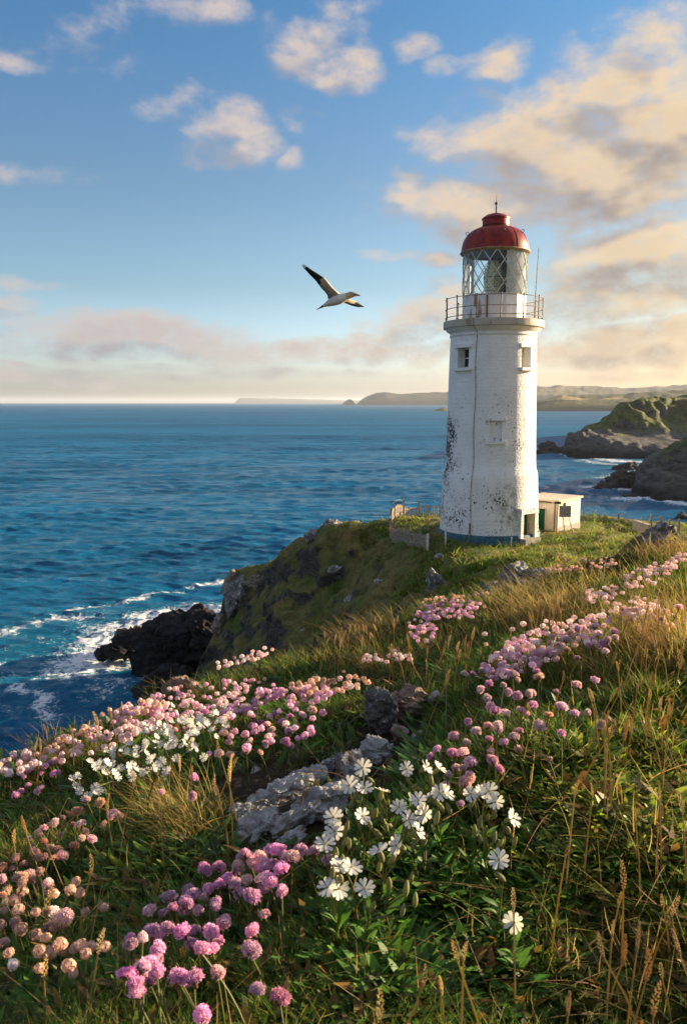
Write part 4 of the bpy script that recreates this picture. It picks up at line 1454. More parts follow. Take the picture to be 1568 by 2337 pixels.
def cam_axes():
    return Matrix(((1, 0, 0), (0, cp, sp), (0, -sp, cp))).transposed()


def near_rock(label, px, py, w_, h_, ang, depth_f, m, seed, sink=.25, **kw):
    kw.setdefault('sub', 6)
    """a rock lying on the slope: its picture size gives its real width, its long side turned by ang"""
    P = hit(px, py)[0]
    dep = float(proj(P)[2])
    s = dep / FX
    dims = (w_ * s * 1.08, depth_f * s * 1.1, h_ * s * 1.25)
    a = R(ang)
    # long axis partly climbs the slope (into the distance) rather than standing up
    ax = Vector((math.cos(a), math.sin(a) * .75, math.sin(a) * .55)).normalized()
    ay = Vector((-math.sin(a) * .9, math.cos(a), -.1))
    ay = (ay - ax * ay.dot(ax)).normalized()
    az = ax.cross(ay)
    M = Matrix((ax, ay, az)).transposed()
    loc = P + np.array([0, 0, h_ * s * (.5 - sink) * .9 + .008])
    return rock('rock', label, 'rock', loc, dims, m, seed, M=M, **kw)


G = 'weathered rocks in the bare soil patch'
near_rock('jagged pale rock joining the ridged rock to the white crusted face', 800, 1792, 120, 66, 44, 70, M_rock_pale, 21, group=G)
near_rock('low brown stained rock in the notch behind the long slab', 664, 1828, 96, 46, 34, 60, M_rock_pale, 22, group=G)
near_rock('broken grey block at the lower end of the long slab', 556, 1872, 62, 50, 30, 50, M_rock_pale, 23, group=G)
near_rock('grey stone tucked under the white flowers below the ridged rock', 668, 1940, 90, 50, 40, 56, M_rock_pale, 24, group=G)
near_rock('long pale grey rock slab with a blunt end at the edge of the bare soil', 622, 1852, 190, 66, 38, 80, M_rock_pale, 1, group=G)
near_rock('low pale speckled rock just above the bright pink drift, left of the bigger slab', 590, 1912, 175, 60, 35, 80, M_rock_pale, 2, group=G)
near_rock('large ridged grey rock running down from the white flowers to the pink drift', 712, 1872, 235, 78, 42, 90, M_rock_pale, 13, group=G)
near_rock('flat bluish rock plate behind the long pale slab', 700, 1800, 125, 40, 25, 70, M_rock_pale, 4, group=G)
near_rock('dark upright rock with a white lichen cap below the grassy hollow', 872, 1676, 92, 112, 14, 90, M_rock_dark, 5, sink=.15, group=G)
near_rock('brown earthy boulder leaning against the dark upright rock', 928, 1640, 92, 100, -8, 70, M_rock_brown, 6, group=G)
near_rock('white crusted rock face below the dark upright rock', 858, 1748, 80, 80, 40, 60, M_rock_pale, 7, group=G)
near_rock('small rounded tan stone lodged under the brown boulder', 914, 1690, 46, 38, -20, 36, M_rock_brown, 8, group=G, sub=4)
near_rock('small grey stone half hidden by dark leaves right of the boulder', 956, 1702, 32, 32, 0, 26, M_rock_pale, 9, group=G, sub=4)
near_rock('grey stone at the top right of the brown boulder', 992, 1614, 42, 34, 20, 34, M_rock_pale, 10, group=G, sub=4)
near_rock('small white topped stone at the far edge of the soil', 584, 1772, 24, 26, 10, 22, M_rock_pale, 11, group=G, sub=4)
near_rock('dull brown stone beside the white topped one', 543, 1770, 40, 22, 0, 24, M_rock_brown, 12, group=G, sub=4)
near_rock('dark brown stone wedged between the two pale slabs', 652, 1892, 48, 40, 15, 36, M_rock_brown, 13, group=G, sub=4)
near_rock('dark rock patched with white at the foot of the white crusted face', 770, 1772, 120, 50, 28, 60, M_rock_dark, 14, group=G)
near_rock('flat bluish stone showing through the stems of the pink drift', 556, 2085, 40, 66, 30, 40, M_rock_pale, 15, group=G, sub=4)
near_rock('small grey rock poking out of the dry grass above the big drift', 672, 1512, 46, 58, 0, 40, M_rock_dark, 16, group='rocks along the brow of the slope')
near_rock('smooth brown rock lying behind the far edge of the big pink drift', 425, 1592, 110, 46, 10, 60, M_rock_brown, 17, group='rocks along the brow of the slope')
near_rock('long dark ledge streaked with white lichen behind the dry grass', 1222, 1338, 165, 48, 14, 80, M_rock_dark, 18, group='rocks along the brow of the slope')
near_rock('low white crusted rock at the lower end of the dark ledge', 1128, 1364, 90, 40, 8, 60, M_rock_dark, 19, group='rocks along the brow of the slope')
near_rock('mossy boulder on the skyline near the wire fence posts', 1492, 1252, 95, 60, 22, 70, M_rock_dark, 20, group='rocks along the brow of the slope')


def mid_rock(label, px, py, Y, w_, h_, m, seed, depth_m=None, sub=5, group=None, cat='rock', name='rock', tilt=0.0, rough=.12, strata=.03, planes=20):
    p = at(px, py, Y)
    if group == GO:
        q = hit(px, py, 0.0, 14.0)[0]
        if not np.isnan(q[0]) and abs(q[1] - Y) < 14:
            p = q - ray(px, py) * .45
    s = float(proj(p)[2]) / FX
    dims = (w_ * s, depth_m or (w_ * s * .8), h_ * s)
    return rock(name, label, cat, p, dims, m, seed, sub, planes, rough, 1.7, Matrix.Rotation(R(tilt), 3, 'Y'), group, strata)


GO = 'outcrops on the headland'
mid_rock('craggy white streaked outcrop on the slope below the fence end', 993, 1338, 39.0, 62, 100, M_rock_mid, 31, 1.6, group=GO, tilt=-12)
mid_rock('small pale boulder at the top of the fence end outcrop', 1002, 1270, 42.6, 26, 16, M_rock_mid, 32, group=GO, sub=4)
mid_rock('dark angular outcrop in the turf below the tower', 1172, 1308, 36.2, 84, 52, M_rock_mid, 33, 1.5, group=GO)
mid_rock('sunlit boulder standing on the cliff brow left of the fence', 757, 1206, 56, 62, 40, M_rock_mid, 34, 1.6, group=GO)
mid_rock('dark crag below the sunlit boulder', 716, 1228, 58.5, 60, 52, M_rock_mid, 35, 1.8, group=GO, tilt=20)
mid_rock('sheer cliff buttress at the seaward end of the headland', 545, 1362, 72, 84, 104, M_rock_mid, 36, 3.6, sub=6, group=GO, strata=.05, tilt=8)
mid_rock('pale fin of rock on the dark slope, the larger of two', 640, 1370, 62, 15, 56, M_rock_mid, 37, .8, sub=4, group=GO, tilt=10)
mid_rock('thin pale rock fin below the larger fin', 636, 1430, 61, 13, 36, M_rock_mid, 38, .7, sub=4, group=GO)
mid_rock('lichen whitened rock high in the dark gully slope', 792, 1372, 49.3, 26, 46, M_rock_mid, 39, .9, sub=4, group=GO, tilt=15)
mid_rock('low white rock in the shaded slope near the dry grass', 690, 1442, 54.5, 26, 16, M_rock_mid, 40, .7, sub=4, group=GO)
mid_rock('small dark rock under the pale outcrop on the shaded slope', 868, 1330, 47.5, 34, 26, M_rock_mid, 41, .9, sub=4, group=GO)

mid_rock('ragged pale crag halfway down the shaded turf slope', 842, 1402, 46, 44, 50, M_rock_mid, 42, 1.1, group=GO, tilt=20)
mid_rock('low ledge of grey rock near the top of the shaded slope', 770, 1300, 52, 70, 22, M_rock_mid, 43, 1.0, group=GO, tilt=-15)
mid_rock('pale boulder half sunk in turf above the cliff buttress', 652, 1302, 66, 34, 22, M_rock_mid, 44, 1.0, sub=4, group=GO)
mid_rock('grey cleft rock at the foot of the shaded slope over the black rocks', 520, 1468, 68, 44, 70, M_rock_mid, 45, 1.6, group=GO, tilt=10)
M_rock_tan = rock_mat('brown_cliff_rock', (.11, .085, .065), (.27, .215, .16), (.48, .47, .44), .6, .8, .10, spots=False)
mid_rock('brown craggy rock along the seaward cliff edge, tallest of its kind', 528, 1352, 73, 44, 96, M_rock_tan, 46, 2.2, group=GO, tilt=6)
mid_rock('brown ribbed cliff rock under the grassy brow', 588, 1330, 70, 52, 60, M_rock_tan, 47, 1.8, group=GO, tilt=14)
mid_rock('brown split rock low on the cliff edge above the black rocks', 500, 1428, 71, 40, 80, M_rock_tan, 48, 2.0, group=GO, tilt=8)
mid_rock('long brown rock rib falling down the shaded slope', 566, 1420, 68, 30, 110, M_rock_tan, 49, 1.4, group=GO, tilt=16)
GS = 'black rocks at the foot of the headland'
mid_rock('big black wet rock ridge sloping into the surf', 422, 1480, 82.0, 260, 170, M_rock_sea, 51, 10.0, sub=6, group=GS, tilt=-22, rough=.16, strata=.04)
mid_rock('black rock shoulder joining the big ridge to the cliff', 480, 1440, 78.5, 130, 100, M_rock_sea, 52, 8.0, sub=6, group=GS, rough=.16, tilt=-10)
mid_rock('black rock block in front of the big ridge by the brow flowers', 380, 1560, 75.5, 170, 90, M_rock_sea, 53, 6.0, sub=6, group=GS, rough=.16, tilt=-16)
mid_rock('low black reef reaching out into the white surf', 290, 1478, 87.0, 120, 56, M_rock_sea, 54, 5.0, group=GS, rough=.2, tilt=-8)
mid_rock('small outermost black rock awash in the surf', 244, 1490, 87.5, 52, 34, M_rock_sea, 55, 3.0, group=GS, rough=.2)
mid_rock('brown topped rock behind the low reef', 300, 1448, 91.0, 82, 40, rock_mat('tawny_sea_rock', (.03, .022, .014), (.10, .065, .03), (.16, .10, .04), .5, .4, .2, spots=False), 56, 3.5, group=GS, rough=.2)
mid_rock('tawny capped rock at the back of the black ridge', 405, 1416, 90.0, 90, 40, M_rock_sea, 57, 4.0, group=GS, rough=.2, tilt=-14)
GC = 'rocks off the cliffs across the inlet'
mid_rock('pointed sea stack standing off the far cliff', 1252, 1026, 440, 54, 46, M_rock_far, 61, 9.0, group=GC, rough=.2, planes=26)
mid_rock('low outer shoulder of the pointed stack', 1232, 1032, 440, 26, 16, M_rock_far, 62, 5.0, group=GC, sub=4)
mid_rock('dark humped reef below the nearer cliff shoulder', 1425, 1098, 272, 96, 44, M_rock_far, 63, 14.0, group=GC, rough=.2, planes=26)
mid_rock('long flat dark ledge in front of the humped reef', 1388, 1109, 266, 92, 18, M_rock_far, 64, 8.0, group=GC, rough=.2)
mid_rock('thin reef between the far cliff and the humped reef', 1430, 1068, 345, 76, 18, M_rock_far, 65, 9.0, group=GC, rough=.2)
mid_rock('small isolated dark rock in the water under the cliff shoulder', 1438, 1135, 242, 38, 18, M_rock_far, 66, 4.0, group=GC, sub=4)
mid_rock('dark skerry at the photograph edge nearest the wire fence', 1556, 1190, 196, 70, 28, M_rock_far, 67, 6.0, group=GC, rough=.2)

# ------------------------------------------------------------------ plants: materials
def leaf_mat(name, trans=.45, rough=.6, spec=.2, randomise=0.0, color=None, tcol=1.25, shade=False):
    m, nt, out = new_mat(name)
    if color is None:
        c = nt.n('ShaderNodeAttribute', attribute_name='col').outputs['Color']
    else:
        rnd = nt.n('ShaderNodeObjectInfo').outputs['Random']
        hs = nt.n('ShaderNodeHueSaturation', {'Color': (*color, 1), 'Hue': nt.math('ADD', .5, nt.math('MULTIPLY', nt.math('SUBTRACT', rnd, .5), .05 * randomise)),
                                             'Saturation': nt.math('ADD', 1.0, nt.math('MULTIPLY', nt.math('SUBTRACT', nt.math('FRACT', nt.math('MULTIPLY', rnd, 7.3)), .5), .5 * randomise)),
                                             'Value': nt.math('ADD', 1.0, nt.math('MULTIPLY', nt.math('SUBTRACT', nt.math('FRACT', nt.math('MULTIPLY', rnd, 3.7)), .5), .6 * randomise))})
        c = hs.outputs[0]
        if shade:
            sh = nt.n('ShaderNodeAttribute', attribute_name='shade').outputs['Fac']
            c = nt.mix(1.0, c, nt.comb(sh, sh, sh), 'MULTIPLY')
    p = nt.n('ShaderNodeBsdfPrincipled', {'Base Color': c, 'Roughness': rough, 'Specular IOR Level': spec})
    t = nt.n('ShaderNodeBsdfTranslucent', {'Color': nt.mix(1.0, c, (tcol, tcol, tcol * .8), 'MULTIPLY')})
    nt.set(out.inputs[0], nt.n('ShaderNodeMixShader', {0: trans, 1: p, 2: t}))
    return m


M_grass = leaf_mat('grass_blades', .48, .6, .12, tcol=1.3)
M_leaf = leaf_mat('broad_leaves', .38, .5, .22, tcol=1.3)
M_thrift_mass = leaf_mat('thrift_petal_mass', .40, .75, .1, tcol=1.1)
PINK, PALE, TAN = (.84, .46, .68), (.87, .60, .65), (.66, .43, .35)
M_petal = {'bright pink': leaf_mat('bright_pink_petals', .40, .75, .1, 1.0, PINK, 1.1, True), 'pale pink': leaf_mat('pale_pink_petals', .40, .75, .1, 1.0, PALE, 1.1, True), 'faded tan': leaf_mat('faded_tan_petals', .40, .8, .1, 1.0, TAN, 1.2, True)}
M_stem = leaf_mat('flower_stem', .25, .6, .2, .8, (.15, .16, .045), 1.3)
M_bract = leaf_mat('papery_bract', .35, .8, .1, .6, (.22, .13, .07), 1.3)
M_campion = leaf_mat('white_petals', .35, .7, .15, 0, (.78, .75, .70), 1.0)
M_calyx = leaf_mat('campion_calyx', .35, .65, .2, .5, (.25, .245, .10), 1.2)
M_cleaf = leaf_mat('campion_leaf', .38, .48, .25, .5, (.075, .165, .030), 1.4)
M_yellow = pbr('yellow_flower_centre', (.50, .33, .05), .8)
M_seed = leaf_mat('dry_seed_head', .40, .75, .1, .7, (.56, .42, .22), 1.1)
M_straw = leaf_mat('straw_stalk', .35, .6, .2, .6, (.36, .26, .09), 1.3)


# ------------------------------------------------------------------ plants: strips (grass blades, leaves) as numpy arrays
def strips(P, Hh, Wd, az, lean, curve, col0, col1, rows=4, prof='blade', twist=None):
    n = len(P)
    t = np.linspace(0, 1, rows)
    dx, dy = np.cos(az), np.sin(az)
    out_ = Hh[:, None] * (lean[:, None] * t + curve[:, None] * t ** 2)
    up = Hh[:, None] * (t - .35 * np.abs(curve)[:, None] * t ** 2.2 - .12 * np.abs(lean)[:, None] * t)
    C = np.stack([P[:, 0, None] + dx[:, None] * out_, P[:, 1, None] + dy[:, None] * out_, P[:, 2, None] + up], -1)
    ta = az + math.pi / 2 + (twist if twist is not None else 0)
    sx, sy = np.cos(ta), np.sin(ta)
    if prof == 'blade':
        wp = (1 - t ** 1.5) * .95 + .05
    else:
        wp = np.sin(np.pi * np.clip(t * .93 + .06, 0, 1)) ** .8 * .97 + .03
    hw = .5 * Wd[:, None] * wp
    S_ = np.stack([sx[:, None] * hw, sy[:, None] * hw, 0 * hw], -1)
    V = np.stack([C - S_, C + S_], 2).reshape(-1, 3)
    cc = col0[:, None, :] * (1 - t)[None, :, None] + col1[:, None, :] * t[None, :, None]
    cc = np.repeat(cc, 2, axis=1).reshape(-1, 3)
    b = (np.arange(n) * rows * 2)[:, None, None]
    r = np.arange(rows - 1)[None, :, None] * 2
    Q = b + r + np.array([0, 1, 3, 2])[None, None, :]
    return V, Q.reshape(-1, 4), cc


class Pile:
    def __init__(s):
        s.V, s.Q, s.C, s.n = [], [], [], 0

    def add(s, V, Q, C):
        s.V.append(V)
        s.Q.append(Q + s.n)
        s.C.append(C)
        s.n += len(V)

    def build(s, name, m, label):
        me = np_mesh(name, np.concatenate(s.V), np.concatenate(s.Q), col=np.concatenate(s.C))
        return tag(link(name, me, m), label, name.replace('_', ' '), kind='stuff')


def zone_w(px, py, zones):
    w_ = np.zeros(len(px))
    for cx, cy, rx, ry, k in zones:
        w_ = np.maximum(w_, k * np.clip(1.35 - np.hypot((px - cx) / rx, (py - cy) / ry), 0, 1))
    return np.clip(w_, 0, 1)


DRY = [(800, 1450, 120, 60, 1), (700, 1490, 120, 30, .7), (1230, 1400, 150, 75, 1), (1000, 1480, 120, 50, .6), (1500, 1260, 120, 40, 1), (1510, 1480, 110, 110, 1), (1380, 1560, 150, 50, .5), (880, 1540, 120, 40, .8), (420, 1900, 90, 70, .8),
       (1330, 1310, 160, 26, .8), (150, 1740, 160, 40, .75), (380, 1600, 160, 26, .6), (540, 1530, 90, 26, .7), (1460, 1850, 160, 150, .55), (1450, 2200, 200, 120, .35), (60, 2050, 120, 140, .35), (1080, 1440, 80, 60, .3), (250, 2080, 110, 60, .35)]
BARE = [(600, 1815, 150, 75, 1.2), (690, 1870, 150, 85, 1.2), (560, 1900, 60, 60, .9), (870, 1720, 75, 90, 1.2), (905, 1640, 70, 60, 1.1), (770, 1790, 60, 40, 1), (650, 1760, 130, 26, .8)]
LEAFY = [(1040, 2080, 190, 190, 1), (1380, 1850, 240, 190, 1), (1250, 2000, 200, 120, .8), (900, 2260, 260, 110, .8), (250, 2180, 260, 150, .75), (700, 1660, 90, 40, .7), (420, 1760, 130, 60, .7), (330, 2000, 180, 70, .7), (1520, 1950, 100, 120, .8), (960, 1760, 60, 50, .8), (1130, 1560, 90, 40, .3)]
TUSSOCK = [(1230, 1385, 130, 60, 1), (800, 1440, 110, 45, 1), (1510, 1450, 100, 90, 1), (420, 1890, 80, 60, .7), (1510, 1250, 110, 30, .8), (960, 1400, 90, 30, .5)]


def tint(n, base, var=.35, r=None):
    r = r or rng
    v = (1 + var * r.normal(size=(n, 1)) * .6)
    h = 1 + .16 * r.normal(size=(n, 3)) * .6
    return np.clip(np.array(base)[None, :] * v * h, .003, .9)


def build_grass():
    pile = Pile()
    for (n, pyr, hk) in ((165000, (1215, 2700), 1.0), (30000, (1215, 1640), 1.15)):
        px, py = rng.uniform(-420, 1990, n), rng.uniform(*pyr, n)
        P = hit(px, py)
        r = np.hypot(P[:, 0], P[:, 1])
        ok = ~np.isnan(P[:, 0]) & (r < 11.2) & (r > .45)
        bare = zone_w(px, py, BARE)
        ok &= rng.random(n) > bare * 1.05
        ok &= rng.random(n) > .86 * zone_w(px, py, LEAFY)
        px, py, P, r = px[ok], py[ok], P[ok], r[ok]
        n = len(px)
        dep = proj(P)[2]
        dry = zone_w(px, py, DRY)
        dry = np.clip(dry * 1.1 + .35 * fbm(P[:, 0] * 2.2, P[:, 1] * 2.2, 1.0, 3) - .08, 0, 1)
        tus = zone_w(px, py, TUSSOCK)
        clump = sstep(-.5, .7, fbm(P[:, 0] * 5, P[:, 1] * 5, 3.0, 3))
        hgt = (.030 + .060 * clump * rng.random(n) + .030 * rng.random(n)) * (1 + 1.1 * tus * rng.random(n) + .25 * dry) * hk
        hgt *= np.clip(.75 + .13 * r, .8, 1.6)
        # keep sight lines to the stones and low flowers open
        hgt *= 1 - .45 * np.clip(zone_w(px, py - 60, BARE), 0, 1)
        wd = (.0014 + .0008 * rng.random(n)) * np.clip(.75 + .33 * r, 1, 3.2)
        az = rng.uniform(0, 2 * math.pi, n)
        wind = rng.normal(R(200), .7, n)
        az = np.where(rng.random(n) < .45, wind, az)
        lean = rng.uniform(.05, .6, n) + .25 * tus
        curve = rng.uniform(0, .75, n) + .25 * tus
        isd = rng.random(n) < dry
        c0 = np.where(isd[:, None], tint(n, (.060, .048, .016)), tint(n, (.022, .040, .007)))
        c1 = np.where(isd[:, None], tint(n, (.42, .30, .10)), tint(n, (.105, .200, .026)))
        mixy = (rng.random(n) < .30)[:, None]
        c1 = np.where(mixy & ~isd[:, None], tint(n, (.38, .38, .08)), c1)  # sunlit blades: light painted into pale yellow tips
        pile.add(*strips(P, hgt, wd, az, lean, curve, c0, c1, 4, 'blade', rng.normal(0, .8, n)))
    # the same turf goes on beside and under the viewer, outside the picture
    n = 75000
    aa = rng.uniform(R(-78), R(78), n)
    r = .42 * (9.5 / .42) ** (rng.random(n) ** .8)
    x, y = r * np.sin(aa), r * np.cos(aa)
    P = np.stack([x, y, H(x, y)], -1)
    qx, qy, _ = proj(P)
    ok = (qx < -300) | (qx > 1870) | (qy > 2560)
    P, r = P[ok], r[ok]
    n = len(P)
    dry = np.clip(.35 + .5 * fbm(P[:, 0] * 2.2, P[:, 1] * 2.2, 1.0, 3), 0, 1)
    isd = rng.random(n) < dry * .6
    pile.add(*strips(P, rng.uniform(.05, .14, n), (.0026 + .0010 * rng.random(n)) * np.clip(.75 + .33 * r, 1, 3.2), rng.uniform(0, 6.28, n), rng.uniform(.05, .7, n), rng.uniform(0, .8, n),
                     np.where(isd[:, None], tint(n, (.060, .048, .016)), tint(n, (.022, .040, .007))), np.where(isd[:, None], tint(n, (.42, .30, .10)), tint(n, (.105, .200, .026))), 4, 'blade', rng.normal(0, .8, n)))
    # tall golden tussocks
    n = 60000
    px, py = rng.uniform(250, 1750, n), rng.uniform(1225, 1960, n)
    tus = zone_w(px, py, TUSSOCK)
    ok = rng.random(n) < tus * .55
    px, py = px[ok], py[ok]
    P = hit(px, py)
    r = np.hypot(P[:, 0], P[:, 1])
    ok = ~np.isnan(P[:, 0]) & (r < 11.2) & (r > .8)
    P, r = P[ok], r[ok]
    n = len(P)
    hgt = rng.uniform(.09, .20, n) * np.clip(.7 + .07 * r, .8, 1.25)
    wd = .0016 * np.clip(.75 + .30 * r, 1, 2.6)
    pile.add(*strips(P, hgt, wd, rng.normal(R(205), .9, n), rng.uniform(.05, .45, n), rng.uniform(.1, .8, n), tint(n, (.13, .10, .03)), tint(n, (.50, .37, .13)), 5, 'blade', rng.normal(0, .7, n)))
    pile.build('grass', M_grass, 'tangled green and straw coloured grass over the flower slope')

    # turf on the headland: taller tufts, sized for their distance
    pile = Pile()
    n = 110000
    px, py = rng.uniform(330, 1750, n), rng.uniform(1172, 1560, n)
    P = hit(px, py, 0.0, 14.0)
    r = np.hypot(P[:, 0], P[:, 1])
    gx = (H(P[:, 0] + .3, P[:, 1]) - H(P[:, 0] - .3, P[:, 1])) / .6
    gy = (H(P[:, 0], P[:, 1] + .3) - H(P[:, 0], P[:, 1] - .3)) / .6
    sl = np.hypot(gx, gy)
    ok = ~np.isnan(P[:, 0]) & (r > 14) & (np.hypot(P[:, 0] - TX, P[:, 1] - TY) > 3.25) & (P[:, 2] > 5)
    ok &= sl < 2.0 + 1.0 * rng.random(n)
    hx, hy = P[:, 0], P[:, 1]
    ok &= ~((np.abs(px - 1275) < 52) & (py < 1212))
    P, r, sl = P[ok], r[ok], sl[ok]
    n = len(P)
    P[:, 2] -= .06
    cl = fbm(P[:, 0] * .8, P[:, 1] * .8, 1.0, 4)
    dryp = np.clip(.30 + .6 * fbm(P[:, 0] * .35, P[:, 1] * .35, 9.0, 3) + .25 * sstep(.4, 1.2, sl), 0, 1)
    big = rng.random(n) < np.where(sl > .45, .34, .16)
    hgt = (1 + .9 * big) * (.12 + .26 * np.clip(cl + .35, 0, 1) * rng.random(n) + .10 * rng.random(n)) * np.where(sl > .8, .8, 1)
    wd = (.028 + .020 * rng.random(n)) * (1 + .9 * big)
    isd = rng.random(n) < dryp * .8
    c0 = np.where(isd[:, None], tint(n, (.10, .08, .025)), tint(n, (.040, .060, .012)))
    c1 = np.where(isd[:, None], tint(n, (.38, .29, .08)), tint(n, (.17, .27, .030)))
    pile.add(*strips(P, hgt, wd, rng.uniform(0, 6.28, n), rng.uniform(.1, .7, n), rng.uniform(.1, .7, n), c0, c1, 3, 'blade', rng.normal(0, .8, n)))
    pile.build('grass', M_grass, 'rough clumpy turf over the headland round the lighthouse')


def build_leaves():
    pile = Pile()
    n = 110000
    px, py = rng.uniform(-350, 1900, n), rng.uniform(1480, 2650, n)
    P = hit(px, py)
    r = np.hypot(P[:, 0], P[:, 1])
    lf = zone_w(px, py, LEAFY)
    keep = np.clip(lf * 1.0 + .10, 0, 1) * np.clip(1 - zone_w(px, py, BARE) * 1.1, 0, 1)
    ok = ~np.isnan(P[:, 0]) & (r < 6) & (r > .45) & (rng.random(n) < keep)
    px, py, P, r = px[ok], py[ok], P[ok], r[ok]
    n = len(P)
    # rosettes: leaves gather round shared roots
    cell = np.round(P[:, :2] / .045)
    cen = (cell + .25 * np.sin(cell[:, ::-1] * 12.9)) * .045
    P[:, :2] = cen + (P[:, :2] - cen) * .35
    P[:, 2] = H(P[:, 0], P[:, 1])
    L = rng.uniform(.026, .056, n) * np.clip(.75 + .2 * r, .9, 1.6)
    L = L * (1 + .45 * zone_w(px, py, [(1040, 2090, 230, 210, 1), (860, 2250, 200, 110, .8)]))
    wd = L * rng.uniform(.24, .36, n)
    lit_zone = np.clip(zone_w(px, py, [(1420, 1830, 240, 200, .8), (300, 2030, 150, 60, .5), (1350, 2130, 200, 130, .5)]), 0, 1)  # zones where sunlight is painted into the leaf colour as yellow-green
    is_lit = rng.random(n) < lit_zone
    c0 = np.where(is_lit[:, None], tint(n, (.10, .11, .018)), tint(n, (.034, .062, .012)))
    c1 = np.where(is_lit[:, None], tint(n, (.33, .40, .05)), tint(n, (.090, .200, .030)))
    rust = (rng.random(n) < .035)[:, None]
    c1 = np.where(rust, tint(n, (.24, .12, .03)), c1)
    az = rng.uniform(0, 6.28, n)
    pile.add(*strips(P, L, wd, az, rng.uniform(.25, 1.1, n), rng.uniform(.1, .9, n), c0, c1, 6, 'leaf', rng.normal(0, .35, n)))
    # small clump leaves and twigs among the grass
    n = 9000
    px, py = rng.uniform(-300, 1900, n), rng.uniform(1400, 2650, n)
    P = hit(px, py, .03)
    r = np.hypot(P[:, 0], P[:, 1])
    ok = ~np.isnan(P[:, 0]) & (r < 7) & (r > .45) & (rng.random(n) > zone_w(px, py, BARE))
    P, r = P[ok], r[ok]
    n = len(P)
    L = rng.uniform(.012, .034, n) * np.clip(.8 + .2 * r, .9, 1.8)
    c1 = np.where((rng.random(n) < .35)[:, None], tint(n, (.22, .13, .04)), tint(n, (.060, .080, .016)))
    pile.add(*strips(P, L, L * .45, rng.uniform(0, 6.28, n), rng.uniform(.3, 1.4, n), rng.uniform(0, .8, n), c1 * .5, c1, 4, 'leaf', rng.normal(0, .7, n)))
    pile.build('leafy_ground_cover', M_leaf, 'dark green leafy cover between the flowers with some yellow leaves painted as sunlit')


def build_straw():
    """bent dead stalks tangled through the grass near the lens"""
    pile = Pile()
    n = 3300
    px = rng.uniform(-250, 1850, n)
    py = rng.uniform(1450, 2650, n)
    P = hit(px, py)
    r = np.hypot(P[:, 0], P[:, 1])
    keep = np.clip(.20 + zone_w(px, py, [(1420, 1900, 260, 400, 1), (1400, 2250, 260, 160, 1), (100, 2100, 220, 220, .5)]), 0, 1) * (1 - np.clip(zone_w(px, py, BARE), 0, 1))
    ok = ~np.isnan(P[:, 0]) & (r < 6) & (r > .45) & (rng.random(n) < keep)
    P, r = P[ok], r[ok]
    n = len(P)
    hgt = rng.uniform(.06, .17, n)
    c1 = tint(n, (.37, .265, .11))
    pile.add(*strips(P, hgt, .0022 * np.clip(.7 + .3 * r, 1, 2.4), rng.uniform(0, 6.28, n), rng.uniform(.1, 1.3, n), rng.uniform(-.6, 1.3, n), c1 * .45, c1, 7, 'blade', rng.normal(0, .9, n)))
    pile.build('dead_stalks', M_grass, 'bent dead straw stalks tangled through the grass')


build_grass()
build_leaves()
build_straw()


# ------------------------------------------------------------------ sea thrift
def head_mesh(seed, florets=72, kind=0):
    """a globe of little five petalled florets, radius about 1"""
    r = np.random.default_rng(seed)
    V, F, SH = [], [], []
    for i in range(florets):
        k = (i + .5) / florets
        ph = math.acos(1 - 1.62 * k)
        th = i * 2.399963 + r.normal(0, .12)
        n = Vector((math.sin(ph) * math.cos(th), math.sin(ph) * math.sin(th), math.cos(ph) * .86 + .05))
        rad = (r.uniform(.80, 1.08) if kind != 2 else r.uniform(.62, 1.08)) * (1 + .16 * math.sin(3.1 * n.x + seed) * math.cos(2.7 * n.y + 2 * seed))
        c = n * rad * .86
        nn = (n.normalized() + Vector(r.normal(0, .22, 3))).normalized()
        a = nn.orthogonal().normalized()
        b = nn.cross(a)
        rot = r.uniform(0, 6.28)
        s = r.uniform(.22, .32) * (1 if kind != 2 else .9)
        cup = r.uniform(.25, .75) if kind != 2 else r.uniform(.6, 1.0)
        fsh = float(np.clip(r.normal(1.0, .17), .6, 1.4))
        for p in range(5):
            t0 = rot + p * 2 * math.pi / 5
            def q(rr_, dt, z):
                return c + (a * math.cos(t0 + dt) + b * math.sin(t0 + dt)) * rr_ * s + nn * z * s
            bI = len(V)
            V += [q(.02, 0, -.25), q(.66, -.50, cup * .8), q(1.0, 0, cup * 1.25 + r.normal(0, .10)), q(.66, .50, cup * .8)]
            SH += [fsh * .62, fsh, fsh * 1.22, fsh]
            F.append((bI, bI + 1, bI + 2, bI + 3))
    b0 = len(V)
    mb = MB().ball((0, 0, 0), .70, 10, 6)
    V += [Vector(v) for v in mb.v]
    F += [tuple(b0 + i for i in f) for f in mb.f]
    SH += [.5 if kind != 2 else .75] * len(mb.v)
    me = bpy.data.meshes.new('flower_head')
    me.from_pydata([tuple(v) for v in V], [], F)
    me.update()
    at_ = me.attributes.new('shade', 'FLOAT', 'POINT')
    at_.data.foreach_set('value', SH)
    me.polygons.foreach_set('use_smooth', [len(f) == 4 and min(f) >= b0 for f in F])
    return me


